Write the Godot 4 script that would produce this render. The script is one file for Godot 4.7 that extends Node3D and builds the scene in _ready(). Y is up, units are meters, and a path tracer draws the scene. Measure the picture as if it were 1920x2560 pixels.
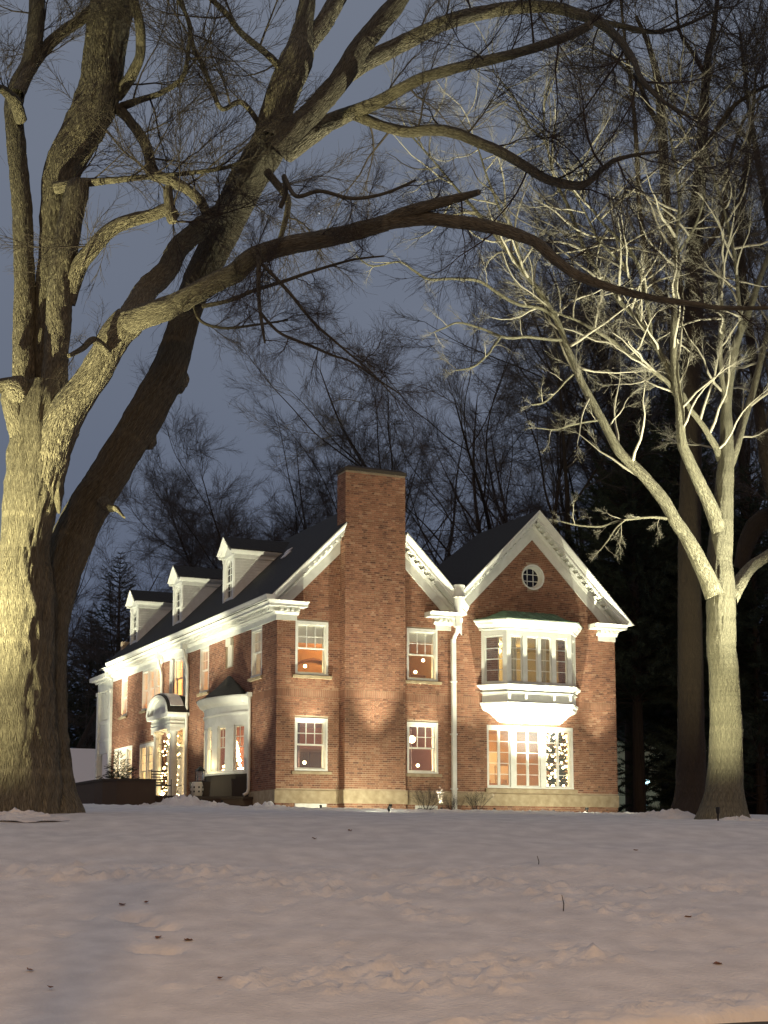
extends Node3D
# A brick house lit by floodlights on a snowy winter night, seen from the street between two big bare trees.
# House axes: x runs right along the gable wall, y up, z towards the street; the long facade is the plane x = 0.

const EYE := Vector3(-17.439, -1.263, 46.101)
const YAW := 24.779
const PITCH := 7.908
const FOCAL := 3805.5      # of the photograph, in its own pixels
const MID := Vector2(960.0, 1595.5)

var fwd := Vector3(sin(deg_to_rad(YAW)), 0, -cos(deg_to_rad(YAW)))
var rgt := Vector3(cos(deg_to_rad(YAW)), 0, sin(deg_to_rad(YAW)))
var rng := RandomNumberGenerator.new()
var M := {}
var names := {}
var bumpy := FastNoiseLite.new()
var sprays: Array = []

func _ready() -> void:
	rng.seed = 7
	# ---- camera, sky, light, exposure
	var cam := Camera3D.new()
	cam.name = "camera"
	add_child(cam)
	cam.position = EYE
	cam.rotation_degrees = Vector3(PITCH, -YAW, 0)
	var near := 0.2
	cam.set_frustum(near * 2560.0 / FOCAL, Vector2(0, near * (MID.y - 1280.0) / FOCAL), near, 900.0)
	cam.current = true
	var env := Environment.new()
	env.background_mode = Environment.BG_SKY
	var sky := Sky.new()
	var sm := ProceduralSkyMaterial.new()
	sm.sky_top_color = lin(0.158, 0.182, 0.235)
	sm.sky_horizon_color = lin(0.006, 0.030, 0.10)
	sm.sky_curve = 0.12
	sm.ground_horizon_color = Color(0.10, 0.11, 0.15)
	sm.ground_bottom_color = Color(0.06, 0.06, 0.07)
	sm.sky_energy_multiplier = 1.0
	var cover := noise_tex(0.006, 5, 77, FastNoiseLite.TYPE_SIMPLEX_SMOOTH, FastNoiseLite.FRACTAL_FBM, 1024, Color.BLACK, Color(0.34, 0.34, 0.36))
	sm.sky_cover = cover
	sm.sky_cover_modulate = Color(0.75, 0.75, 0.75)
	sky.sky_material = sm
	env.sky = sky
	env.tonemap_mode = Environment.TONE_MAPPER_LINEAR
	env.tonemap_exposure = 1.0
	env.sdfgi_enabled = true
	env.ssao_enabled = true
	env.ssil_enabled = true
	var we := WorldEnvironment.new()
	we.name = "world_environment"
	we.environment = env
	add_child(we)
	var warm_fill := DirectionalLight3D.new()     # added warm fill in place of sky glow, tinting snow and branches
	warm_fill.name = "added_warm_fill"
	warm_fill.light_energy = 0.11
	warm_fill.light_color = Color(1.0, 0.76, 0.42)
	warm_fill.light_angular_distance = 40.0
	warm_fill.shadow_enabled = true
	warm_fill.sky_mode = DirectionalLight3D.SKY_MODE_LIGHT_ONLY
	warm_fill.rotation_degrees = Vector3(-42, -30, 0)
	add_child(warm_fill)
	bumpy.seed = 3
	bumpy.frequency = 1.0
	make_materials()
	build_ground()
	build_house()
	build_terrace()
	build_trees()
	build_background()
	build_lights()
	build_small_things()

# ---------------------------------------------------------------- names, tags, nodes
func numbered(called: String) -> String:
	var n: int = names.get(called, -1) + 1
	names[called] = n
	return called if n == 0 else "%s_%03d" % [called, n]

func thing(called: String, label: String, category: String, where := Vector3.ZERO, group := "") -> Node3D:
	var o := Node3D.new()
	o.name = numbered(called)
	add_child(o)
	o.position = where
	tag(o, label, category, group)
	return o

func tag(o: Node3D, label: String, category: String, group := "") -> void:
	o.set_meta("label", label)
	o.set_meta("category", category)
	if group:
		o.set_meta("group", group)

func kind(o: Node3D, k: String) -> Node3D:
	o.set_meta("kind", k)
	return o

# ---------------------------------------------------------------- mesh builder
class MB:
	var v := PackedVector3Array()
	var n := PackedVector3Array()
	var t := PackedVector2Array()
	var i := PackedInt32Array()
	var xf := Transform3D.IDENTITY

	func poly(pts: Array) -> void:          # a flat polygon, counter-clockwise as seen from its front
		var k := v.size()
		var a: Vector3 = xf * pts[0]
		var nn := Vector3.ZERO
		for j in range(1, pts.size() - 1):
			nn += ((xf * pts[j]) - a).cross((xf * pts[j + 1]) - a)
		nn = nn.normalized()
		for p in pts:
			v.append(xf * p)
			n.append(nn)
			t.append(Vector2.ZERO)
		for j in range(1, pts.size() - 1):
			i.append_array([k, k + j + 1, k + j])

	func box(a: Vector3, b: Vector3) -> void:
		var lo := Vector3(minf(a.x, b.x), minf(a.y, b.y), minf(a.z, b.z))
		var hi := Vector3(maxf(a.x, b.x), maxf(a.y, b.y), maxf(a.z, b.z))
		var c := []
		for k in 8:
			c.append(Vector3(hi.x if k & 1 else lo.x, hi.y if k & 2 else lo.y, hi.z if k & 4 else lo.z))
		for f in [[4, 5, 7, 6], [1, 0, 2, 3], [5, 1, 3, 7], [0, 4, 6, 2], [6, 7, 3, 2], [0, 1, 5, 4]]:
			poly([c[f[0]], c[f[1]], c[f[2]], c[f[3]]])

	# a profile (u across, v up) drawn out along w between two cutting planes
	func draw_out(profile: Array, o: Vector3, u: Vector3, vv: Vector3, w: Vector3, pa: Plane, pb: Plane) -> void:
		var A := []
		var B := []
		for q in profile:
			var p: Vector3 = o + u * q.x + vv * q.y
			A.append(p - w * (pa.distance_to(p) / pa.normal.dot(w)))
			B.append(p - w * (pb.distance_to(p) / pb.normal.dot(w)))
		var m := profile.size()
		var pts := PackedVector2Array(profile)
		var ccw := not Geometry2D.is_polygon_clockwise(pts)
		var flip := (u.cross(vv).dot(w) > 0) != ccw
		for j in m:
			var k := (j + 1) % m
			if flip:
				poly([A[k], A[j], B[j], B[k]])
			else:
				poly([A[j], A[k], B[k], B[j]])
		var tri := Geometry2D.triangulate_polygon(pts)
		for j in range(0, tri.size(), 3):
			var a := tri[j]
			var b := tri[j + 1]
			var c := tri[j + 2]
			for s in 2:
				var L: Array = A if s == 0 else B
				var nn: Vector3 = (L[b] - L[a]).cross(L[c] - L[a])
				if (nn.dot(w) > 0) == (s == 0):
					poly([L[a], L[c], L[b]])
				else:
					poly([L[a], L[b], L[c]])

	func run(profile: Array, o: Vector3, u: Vector3, vv: Vector3, w: Vector3, length: float) -> void:
		draw_out(profile, o, u, vv, w, Plane(w, o), Plane(w, o + w * length))

	# rings of equal count joined up; smooth
	func loft(rings: Array, closed := true, caps := true, smooth := true) -> void:
		var m: int = rings[0].size()
		var rr := rings.size()
		if not smooth:
			for a in rr - 1:
				for j in (m if closed else m - 1):
					var k := (j + 1) % m
					poly([rings[a][j], rings[a][k], rings[a + 1][k], rings[a + 1][j]])
		else:
			var base := v.size()
			for a in rr:
				for j in m:
					var p: Vector3 = rings[a][j]
					var du: Vector3
					if closed:
						du = rings[a][(j + 1) % m] - rings[a][(j + m - 1) % m]
					else:
						du = rings[a][mini(j + 1, m - 1)] - rings[a][maxi(j - 1, 0)]
					var dv: Vector3 = rings[mini(a + 1, rr - 1)][j] - rings[maxi(a - 1, 0)][j]
					v.append(xf * p)
					n.append((xf.basis * du.cross(dv)).normalized())
					t.append(Vector2(float(j) / m, float(a) / rr))
			for a in rr - 1:
				for j in (m if closed else m - 1):
					var k := (j + 1) % m
					var p0 := base + a * m + j
					var p1 := base + a * m + k
					i.append_array([p0, p1 + m, p1, p0, p0 + m, p1 + m])
		if caps:
			poly(rings[rr - 1].duplicate())
			var lower: Array = rings[0].duplicate()
			lower.reverse()
			poly(lower)

	# a turned shape: [radius, height] pairs about the y axis at o
	func turned(o: Vector3, prof: Array, seg := 16, smooth := true, caps := true) -> void:
		var rings := []
		for q in prof:
			var ring := []
			for j in seg:
				var a := -TAU * j / seg
				ring.append(o + Vector3(cos(a) * q[0], q[1], sin(a) * q[0]))
			rings.append(ring)
		loft(rings, true, caps, smooth)

	# a round bar along points
	func bar(pts: Array, rad: Array, sides := 8) -> void:
		var rings := []
		var prev := Vector3.ZERO
		for a in pts.size():
			var tg: Vector3 = (pts[mini(a + 1, pts.size() - 1)] - pts[maxi(a - 1, 0)]).normalized()
			if prev == Vector3.ZERO:
				prev = tg.cross(Vector3(0.31, 0.2, 0.93)).normalized()
			prev = (prev - tg * prev.dot(tg)).normalized()
			var side := tg.cross(prev)
			var ring := []
			for j in sides:
				var an := TAU * j / sides
				ring.append(pts[a] + (prev * cos(an) + side * sin(an)) * rad[a])
			rings.append(ring)
		loft(rings, true, true, true)

	func ball(c: Vector3, r: float, seg := 10, squash := 1.0) -> void:
		var prof := []
		for k in range(0, seg / 2 + 1):
			var a := PI * k / (seg / 2)
			prof.append([maxf(r * sin(a), r * 0.02), -r * squash * cos(a)])
		turned(c, prof, seg, true, false)

	func mesh() -> ArrayMesh:
		var arr := []
		arr.resize(Mesh.ARRAY_MAX)
		arr[Mesh.ARRAY_VERTEX] = v
		arr[Mesh.ARRAY_NORMAL] = n
		arr[Mesh.ARRAY_TEX_UV] = t
		arr[Mesh.ARRAY_INDEX] = i
		var m := ArrayMesh.new()
		m.add_surface_from_arrays(Mesh.PRIMITIVE_TRIANGLES, arr)
		return m

func part(called: String, mb: MB, mat: Material, parent: Node, label := "") -> MeshInstance3D:
	var o := MeshInstance3D.new()
	o.name = numbered(called) if parent == self else called
	o.mesh = mb.mesh()
	o.material_override = null
	o.set_surface_override_material(0, mat)
	parent.add_child(o, true)
	if label:
		o.set_meta("label", label)
	return o

func many(called: String, mesh: Mesh, mat: Material, xfs: Array, cols: Array, parent: Node) -> MultiMeshInstance3D:
	var mm := MultiMesh.new()
	mm.transform_format = MultiMesh.TRANSFORM_3D
	mm.use_colors = cols.size() > 0
	mm.mesh = mesh
	mm.instance_count = xfs.size()
	for k in xfs.size():
		mm.set_instance_transform(k, xfs[k])
		if cols.size() > 0:
			mm.set_instance_color(k, cols[k])
	var o := MultiMeshInstance3D.new()
	o.name = called
	o.multimesh = mm
	o.material_override = mat
	parent.add_child(o, true)
	o.set_meta("kind", "stuff")
	return o

# ---------------------------------------------------------------- places
func at(px: float, py: float, depth: float) -> Vector3:   # a point seen at that pixel of the photograph, that many metres in front of the eye
	var rx := (px - MID.x) / FOCAL
	var ry := (MID.y - py) / FOCAL
	var p := deg_to_rad(PITCH)
	var ahead := cos(p) - sin(p) * ry
	var up := sin(p) + cos(p) * ry
	var k := depth / ahead
	return EYE + rgt * (rx * k) + fwd * depth + Vector3.UP * (up * k)

const SLOPE_T := [0.0, 11.0, 13.4, 14.2, 15.0, 17.0, 20.0, 23.0, 27.0, 33.0, 40.0, 46.0, 49.0, 55.0, 70.0, 120.0, 600.0]
const SLOPE_Y := [-2.92, -2.9, -2.86, -2.77, -2.65, -2.33, -1.82, -1.28, -0.74, -0.5, -0.31, -0.15, -0.04, 0.05, 0.1, 0.2, 0.5]

func ground_st(s: float, t: float) -> float:
	var y := 0.0
	for k in range(1, SLOPE_T.size()):
		if t < SLOPE_T[k]:
			var a: float = SLOPE_T[k - 1]
			var f := clampf((t - a) / (SLOPE_T[k] - a), 0.0, 1.0)
			y = lerpf(SLOPE_Y[k - 1], SLOPE_Y[k], f)
			break
	if t > 15.0:
		y -= 0.016 * clampf(s, -10.0, 10.0) * clampf((t - 15.0) / 8.0, 0.0, 1.0)
	return y

func st_of(p: Vector3) -> Vector2:
	var d := p - EYE
	return Vector2(d.dot(rgt), d.dot(fwd))

func ground(x: float, z: float) -> float:
	var q := st_of(Vector3(x, 0, z))
	return ground_st(q.x, q.y)

func grid_point(s: float, t: float) -> Vector3:
	var p := EYE + rgt * s + fwd * t
	p.y = ground_st(s, t)
	return p

# ---------------------------------------------------------------- materials
func lin(r: float, g: float, b: float) -> Color:     # a real-world base colour, given as a linear value
	return Color(r, g, b).linear_to_srgb()

func plain(c: Color, rough := 0.7, metal := 0.0) -> StandardMaterial3D:
	var m := StandardMaterial3D.new()
	m.albedo_color = c
	m.roughness = rough
	m.metallic = metal
	return m

func noise_tex(freq: float, octaves: int, seed_: int, type := FastNoiseLite.TYPE_SIMPLEX_SMOOTH, fractal := FastNoiseLite.FRACTAL_FBM, size := 512, lo := Color.BLACK, hi := Color.WHITE, mid := -1.0) -> NoiseTexture2D:
	var f := FastNoiseLite.new()
	f.seed = seed_
	f.noise_type = type
	f.frequency = freq
	f.fractal_type = fractal
	f.fractal_octaves = octaves
	var t := NoiseTexture2D.new()
	t.width = size
	t.height = size
	t.seamless = true
	t.noise = f
	var g := Gradient.new()
	g.set_color(0, lo)
	g.set_color(1, hi)
	if mid >= 0.0:
		g.add_point(mid, lo.lerp(hi, 0.5))
	t.color_ramp = g
	return t

func triplanar(m: StandardMaterial3D, scale: Vector3) -> StandardMaterial3D:
	m.uv1_triplanar = true
	m.uv1_world_triplanar = true
	m.uv1_scale = scale
	return m

func bark(lo: Color, hi: Color, seed_: int, relief: float, su: float, sv: float) -> StandardMaterial3D:
	var m := plain(Color.WHITE, 0.95)
	m.albedo_texture = noise_tex(0.016, 5, seed_, FastNoiseLite.TYPE_SIMPLEX_SMOOTH, FastNoiseLite.FRACTAL_RIDGED, 512, hi, lo, 0.72)
	m.heightmap_enabled = true
	m.heightmap_texture = noise_tex(0.014, 4, seed_ + 9, FastNoiseLite.TYPE_SIMPLEX_SMOOTH, FastNoiseLite.FRACTAL_RIDGED, 512, Color.WHITE, Color.BLACK)
	m.heightmap_scale = relief
	m.uv1_scale = Vector3(su, sv, 1)
	return m

func make_materials() -> void:
	M.white = plain(lin(0.78, 0.79, 0.74), 0.55)
	var wt := plain(Color.WHITE, 0.55)
	wt.albedo_texture = noise_tex(0.02, 4, 5, FastNoiseLite.TYPE_SIMPLEX_SMOOTH, FastNoiseLite.FRACTAL_FBM, 256, lin(0.68, 0.69, 0.63), lin(0.80, 0.81, 0.76))
	M.white = triplanar(wt, Vector3(0.6, 0.6, 0.6))
	M.mortar = plain(Color.WHITE, 0.95)
	M.mortar.albedo_texture = noise_tex(0.02, 4, 6, FastNoiseLite.TYPE_SIMPLEX_SMOOTH, FastNoiseLite.FRACTAL_FBM, 256, lin(0.34, 0.26, 0.18), lin(0.52, 0.42, 0.30))
	triplanar(M.mortar, Vector3(0.5, 0.5, 0.5))
	M.brick = plain(Color.WHITE, 0.9)
	M.brick.vertex_color_use_as_albedo = true
	M.brick.albedo_texture = noise_tex(0.012, 6, 8, FastNoiseLite.TYPE_SIMPLEX_SMOOTH, FastNoiseLite.FRACTAL_FBM, 512, lin(0.66, 0.65, 0.63), lin(1.0, 1.0, 1.0))
	triplanar(M.brick, Vector3(0.3, 0.3, 0.3))
	M.tones = []
	for c in [lin(0.25, 0.115, 0.07), lin(0.29, 0.14, 0.085), lin(0.20, 0.092, 0.06), lin(0.32, 0.17, 0.105)]:
		var b := plain(c, 0.9)
		b.albedo_texture = M.brick.albedo_texture
		triplanar(b, Vector3(0.3, 0.3, 0.3))
		M.tones.append(b)
	M.stone = plain(Color.WHITE, 0.85)
	M.stone.albedo_texture = noise_tex(0.015, 5, 12, FastNoiseLite.TYPE_SIMPLEX_SMOOTH, FastNoiseLite.FRACTAL_FBM, 512, lin(0.30, 0.235, 0.14), lin(0.48, 0.40, 0.27))
	triplanar(M.stone, Vector3(0.4, 0.4, 0.4))
	M.slate = plain(Color.WHITE, 0.8)
	M.slate.albedo_texture = noise_tex(0.05, 4, 14, FastNoiseLite.TYPE_CELLULAR, FastNoiseLite.FRACTAL_FBM, 512, lin(0.010, 0.010, 0.009), lin(0.03, 0.028, 0.024))
	M.slate.heightmap_enabled = true
	M.slate.heightmap_texture = noise_tex(0.04, 2, 15, FastNoiseLite.TYPE_CELLULAR)
	M.slate.heightmap_scale = 1.0
	triplanar(M.slate, Vector3(0.35, 0.7, 0.35))
	M.copper = plain(Color.WHITE, 0.6, 0.0)
	M.copper.albedo_texture = noise_tex(0.02, 4, 17, FastNoiseLite.TYPE_SIMPLEX_SMOOTH, FastNoiseLite.FRACTAL_FBM, 256, lin(0.07, 0.11, 0.07), lin(0.18, 0.36, 0.24))
	triplanar(M.copper, Vector3(0.7, 0.7, 0.7))
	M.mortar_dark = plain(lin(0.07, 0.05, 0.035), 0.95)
	M.snow_smooth = triplanar(plain(lin(0.8, 0.81, 0.84), 0.9), Vector3.ONE)
	M.capstone = plain(lin(0.05, 0.04, 0.03), 0.9)
	M.dark_metal = plain(lin(0.02, 0.02, 0.02), 0.45, 0.6)
	M.glass = plain(Color(0.9, 0.95, 1.0, 0.08), 0.02)
	M.glass.transparency = BaseMaterial3D.TRANSPARENCY_ALPHA
	var sn := plain(Color.WHITE, 0.9)
	sn.albedo_texture = noise_tex(0.006, 5, 21, FastNoiseLite.TYPE_SIMPLEX_SMOOTH, FastNoiseLite.FRACTAL_FBM, 1024, lin(0.60, 0.61, 0.63), lin(0.84, 0.85, 0.86))
	sn.heightmap_enabled = true
	sn.heightmap_texture = noise_tex(0.05, 5, 22, FastNoiseLite.TYPE_SIMPLEX_SMOOTH, FastNoiseLite.FRACTAL_FBM, 1024)
	sn.heightmap_scale = 1.3
	M.snow = triplanar(sn, Vector3(0.25, 0.25, 0.25))
	M.asphalt = plain(Color.WHITE, 0.85)
	M.asphalt.albedo_texture = noise_tex(0.05, 4, 23, FastNoiseLite.TYPE_SIMPLEX_SMOOTH, FastNoiseLite.FRACTAL_FBM, 512, lin(0.03, 0.03, 0.032), lin(0.08, 0.078, 0.075))
	triplanar(M.asphalt, Vector3(0.5, 0.5, 0.5))
	M.bark_furrowed = bark(lin(0.030, 0.026, 0.017), lin(0.36, 0.335, 0.245), 31, 6.0, 1.0, 1.0)
	M.bark_darkened = bark(lin(0.022, 0.016, 0.011), lin(0.065, 0.048, 0.034), 32, 3.0, 1.0, 1.0)  # shade put into the colour: trunks stay dark where floodlights reach
	M.bark_grey = bark(lin(0.045, 0.043, 0.028), lin(0.42, 0.41, 0.31), 33, 4.0, 1.4, 1.0)
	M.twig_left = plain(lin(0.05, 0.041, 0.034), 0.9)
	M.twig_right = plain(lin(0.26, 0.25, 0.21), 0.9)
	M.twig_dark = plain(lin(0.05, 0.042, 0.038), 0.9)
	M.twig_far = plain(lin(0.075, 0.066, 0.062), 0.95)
	M.needle = plain(lin(0.032, 0.046, 0.026), 0.85)
	M.room_red = plain(lin(0.30, 0.13, 0.10), 0.8)
	M.room_tan = plain(lin(0.50, 0.33, 0.17), 0.8)
	M.room_cream = plain(lin(0.62, 0.55, 0.40), 0.8)
	M.room_olive = plain(lin(0.42, 0.37, 0.22), 0.8)
	M.wood = plain(lin(0.20, 0.09, 0.04), 0.5)
	M.gloss = plain(lin(0.16, 0.08, 0.05), 0.18)
	M.curtain = plain(lin(0.45, 0.22, 0.07), 0.9)
	M.curtain.backlight_enabled = true
	M.curtain.backlight = Color(0.5, 0.4, 0.25)
	M.curtain_plum = plain(lin(0.09, 0.05, 0.06), 0.9)
	M.shade = plain(lin(0.62, 0.59, 0.50), 0.9)
	M.bulb = glowing(Color(1.0, 0.86, 0.62), 14.0)
	M.lens = glowing(Color(1.0, 0.93, 0.75), 6.0)
	M.cool = glowing(Color(0.8, 0.95, 1.0), 9.0)
	M.ceramic = plain(lin(0.6, 0.58, 0.5), 0.3)

func glowing(c: Color, e: float) -> StandardMaterial3D:
	var m := plain(lin(0.8, 0.8, 0.8), 0.5)
	m.emission_enabled = true
	m.emission = c
	m.emission_energy_multiplier = e
	return m

# ---------------------------------------------------------------- the ground
func build_ground() -> void:
	var S := [-160.0, -110.0, -75.0, -50.0, -35.0, -25.0, -18.0, -14.0, -11.0]
	var x := -9.4
	while x < 9.45:
		S.append(x)
		x += 0.085
	S.append_array([11.0, 14.0, 18.0, 25.0, 35.0, 50.0, 75.0, 110.0, 160.0])
	var T := [12.0, 12.6]
	var tt := 13.0
	while tt < 30.0:
		T.append(tt)
		tt += 0.085 if tt < 24.0 else 0.14
	while tt < 60.0:
		T.append(tt)
		tt += 0.34
	T.append_array([66.0, 75.0, 90.0, 115.0, 150.0, 200.0, 280.0, 400.0])
	var ns := S.size()
	var nt := T.size()
	var H := PackedFloat32Array()
	H.resize(ns * nt)
	var soft := FastNoiseLite.new()
	soft.seed = 11
	soft.frequency = 0.35
	soft.fractal_octaves = 4
	var clod := FastNoiseLite.new()
	clod.seed = 12
	clod.frequency = 3.2
	clod.fractal_octaves = 3
	for a in nt:
		var t: float = T[a]
		for b in ns:
			var s: float = S[b]
			var y := ground_st(s, t)
			if t < 62.0 and absf(s) < 12.0:
				y += soft.get_noise_2d(s, t) * 0.045 * clampf((t - 14.0) * 0.3, 0.15, 1.0)
				# shovelled, crusty snow near the verge and on the brow of the slope
				var edge := 14.5 + 0.35 * (s - 3.6) + 0.14 * soft.get_noise_2d(s * 2.0, 4.0)
				var verge := exp(-pow((t - edge - 0.35) / 0.3, 2.0))
				y += verge * (0.03 + 0.08 * clod.get_noise_2d(s * 0.8, t * 1.1))
				if t < edge + 0.1:
					y -= smoothstep(0.0, 0.3, edge + 0.03 - t) * 0.3
				var brow := exp(-pow((t - 21.3 - 0.5 * soft.get_noise_2d(s * 0.5, 9.0)) / 0.55, 2.0))
				y += brow * (0.02 + 0.06 * absf(clod.get_noise_2d(s * 0.9, t * 0.9)))
				if t > 43.0:
					var lumps := smoothstep(44.0, 47.5, t)
					y += lumps * (0.04 + 0.10 * absf(clod.get_noise_2d(s * 0.45, t * 0.45)))
			H[a * ns + b] = y
	# footprints and kicked-up crumbs along three tracks
	var r := RandomNumberGenerator.new()
	r.seed = 41
	var tracks := [[Vector2(-4.6, 20.9), Vector2(-1.2, 20.4), Vector2(0.8, 18.6)], [Vector2(-1.4, 20.6), Vector2(1.6, 20.3), Vector2(3.8, 18.2)], [Vector2(0.6, 21.0), Vector2(3.0, 20.2), Vector2(5.2, 20.8)], [Vector2(-0.9, 15.9), Vector2(0.6, 16.2), Vector2(2.6, 16.6)], [Vector2(-1.4, 15.5), Vector2(0.2, 15.4), Vector2(1.4, 15.6)], [Vector2(-5.4, 21.2), Vector2(-3.6, 21.0), Vector2(-2.0, 21.1)]]
	for tr in tracks:
		for k in 110:
			var f := r.randf()
			var c: Vector2 = tr[0].lerp(tr[1], f * 2.0) if f < 0.5 else tr[1].lerp(tr[2], f * 2.0 - 1.0)
			c += Vector2(r.randfn(0, 0.16), r.randfn(0, 0.22))
			var rad := r.randf_range(0.03, 0.085)
			var hh := r.randf_range(0.025, 0.075) * (1.0 if r.randf() < 0.72 else -0.8)
			dent(H, S, T, c, rad, hh)
	for k in 60:
		dent(H, S, T, Vector2(r.randf_range(-4.5, 5.0), r.randf_range(15.2, 21.0)), r.randf_range(0.05, 0.12), r.randf_range(-0.06, 0.05))
	for q in [Vector2(-2.62, 16.9), Vector2(-2.35, 16.85), Vector2(-2.8, 18.3), Vector2(-3.05, 18.55), Vector2(-2.55, 18.0)]:
		dent(H, S, T, q, 0.13, -0.16)
	var mb := MB.new()
	for a in nt:
		for b in ns:
			var p: Vector3 = EYE + rgt * S[b] + fwd * T[a]
			p.y = H[a * ns + b]
			var du: float = (H[a * ns + mini(b + 1, ns - 1)] - H[a * ns + maxi(b - 1, 0)]) / (S[mini(b + 1, ns - 1)] - S[maxi(b - 1, 0)])
			var dv: float = (H[mini(a + 1, nt - 1) * ns + b] - H[maxi(a - 1, 0) * ns + b]) / (T[mini(a + 1, nt - 1)] - T[maxi(a - 1, 0)])
			mb.v.append(p)
			mb.n.append((Vector3.UP - rgt * du - fwd * dv).normalized())
			mb.t.append(Vector2(S[b], T[a]) * 0.2)
	for a in nt - 1:
		for b in ns - 1:
			var p0 := a * ns + b
			mb.i.append_array([p0, p0 + ns + 1, p0 + 1, p0, p0 + ns, p0 + ns + 1])
	var g := part("snowy_ground", mb, M.snow, self)
	kind(g, "structure")
	g.set_meta("label", "snow covered lawn sloping up from the street to the house")
	var road := MB.new()
	road.poly([EYE + rgt * -160 + fwd * -30 + Vector3(0, -1.58, 0), EYE + rgt * 160 + fwd * -30 + Vector3(0, -1.58, 0), EYE + rgt * 160 + fwd * 15.2 + Vector3(0, -1.57, 0), EYE + rgt * -160 + fwd * 15.2 + Vector3(0, -1.57, 0)])
	var rd := part("street", road, M.asphalt, self)
	kind(rd, "structure")
	rd.set_meta("label", "dark wet street along the snow bank")

func dent(H: PackedFloat32Array, S: Array, T: Array, c: Vector2, rad: float, hh: float) -> void:
	var ns := S.size()
	var b0 := S.bsearch(c.x - rad * 2.2)
	var b1 := S.bsearch(c.x + rad * 2.2)
	var a0 := T.bsearch(c.y - rad * 2.2)
	var a1 := T.bsearch(c.y + rad * 2.2)
	for a in range(a0, a1):
		for b in range(b0, b1):
			var d := Vector2(S[b] - c.x, T[a] - c.y).length() / rad
			H[a * ns + b] += hh * exp(-d * d)

# ---------------------------------------------------------------- the house
const W_END := 13.03
const L_END := 20.65
const FRZ := 6.2
var house: Node3D
# openings of the gable wall (x0, y0, x1, y1) and of the long facade (distance back from the corner instead of x)
const FRONT_HOLES := [[0.64, 4.42, 1.8, 6.22], [4.69, 4.42, 5.86, 6.22], [0.64, 1.28, 1.8, 3.02], [4.69, 1.28, 5.86, 3.02], [7.74, 0.84, 11.2, 3.0], [8.2, 4.4, 10.65, 6.15], [4.98, -0.2, 5.82, 0.2], [0.66, -0.2, 1.77, 0.22]]
const SIDE_HOLES := [[1.37, 4.5, 2.42, 6.18], [4.28, 5.12, 5.15, 6.18], [7.0, 4.5, 8.04, 6.18], [9.95, 4.55, 11.3, 6.18], [13.11, 4.5, 15.85, 6.18], [18.2, 4.5, 19.13, 6.18], [2.75, 1.38, 6.65, 3.0], [13.96, 0.85, 16.06, 3.08], [17.2, 0.85, 20.18, 3.14], [9.95, 0.48, 11.45, 3.2]]

# a thick wall in the plane of its own x and y with holes; only faces that bound solid are made
func wall_cells(mb: MB, x0: float, x1: float, y0: float, y1: float, thick: float, holes: Array) -> void:
	var xs := [x0, x1]
	var ys := [y0, y1]
	for h in holes:
		for q in [h[0], h[2]]:
			if q > x0 and q < x1 and not xs.has(q):
				xs.append(q)
		for q in [h[1], h[3]]:
			if q > y0 and q < y1 and not ys.has(q):
				ys.append(q)
	xs.sort()
	ys.sort()
	var solid := func(i: int, j: int) -> bool:
		if i < 0 or j < 0 or i >= xs.size() - 1 or j >= ys.size() - 1:
			return false
		var cx: float = (xs[i] + xs[i + 1]) * 0.5
		var cy: float = (ys[j] + ys[j + 1]) * 0.5
		for h in holes:
			if cx > h[0] and cx < h[2] and cy > h[1] and cy < h[3]:
				return false
		return true
	for i in xs.size() - 1:
		for j in ys.size() - 1:
			if not solid.call(i, j):
				continue
			var a: float = xs[i]
			var b: float = xs[i + 1]
			var c: float = ys[j]
			var d: float = ys[j + 1]
			mb.poly([Vector3(a, c, 0), Vector3(b, c, 0), Vector3(b, d, 0), Vector3(a, d, 0)])
			mb.poly([Vector3(b, c, -thick), Vector3(a, c, -thick), Vector3(a, d, -thick), Vector3(b, d, -thick)])
			if not solid.call(i - 1, j):
				mb.poly([Vector3(a, c, -thick), Vector3(a, c, 0), Vector3(a, d, 0), Vector3(a, d, -thick)])
			if not solid.call(i + 1, j):
				mb.poly([Vector3(b, c, 0), Vector3(b, c, -thick), Vector3(b, d, -thick), Vector3(b, d, 0)])
			if not solid.call(i, j - 1):
				mb.poly([Vector3(a, c, -thick), Vector3(b, c, -thick), Vector3(b, c, 0), Vector3(a, c, 0)])
			if not solid.call(i, j + 1):
				mb.poly([Vector3(a, d, 0), Vector3(b, d, 0), Vector3(b, d, -thick), Vector3(a, d, -thick)])

func brick_tone(r: RandomNumberGenerator) -> Color:
	var f := r.randf()
	var c := Color(0.255, 0.12, 0.074)
	if f < 0.12:
		c = Color(0.17, 0.08, 0.055)
	elif f < 0.42:
		c = Color(0.30, 0.15, 0.092)
	elif f < 0.5:
		c = Color(0.34, 0.20, 0.13)
	var k := r.randf_range(1.06, 1.40)
	return Color(c.r * k, c.g * k, c.b * k)

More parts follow.
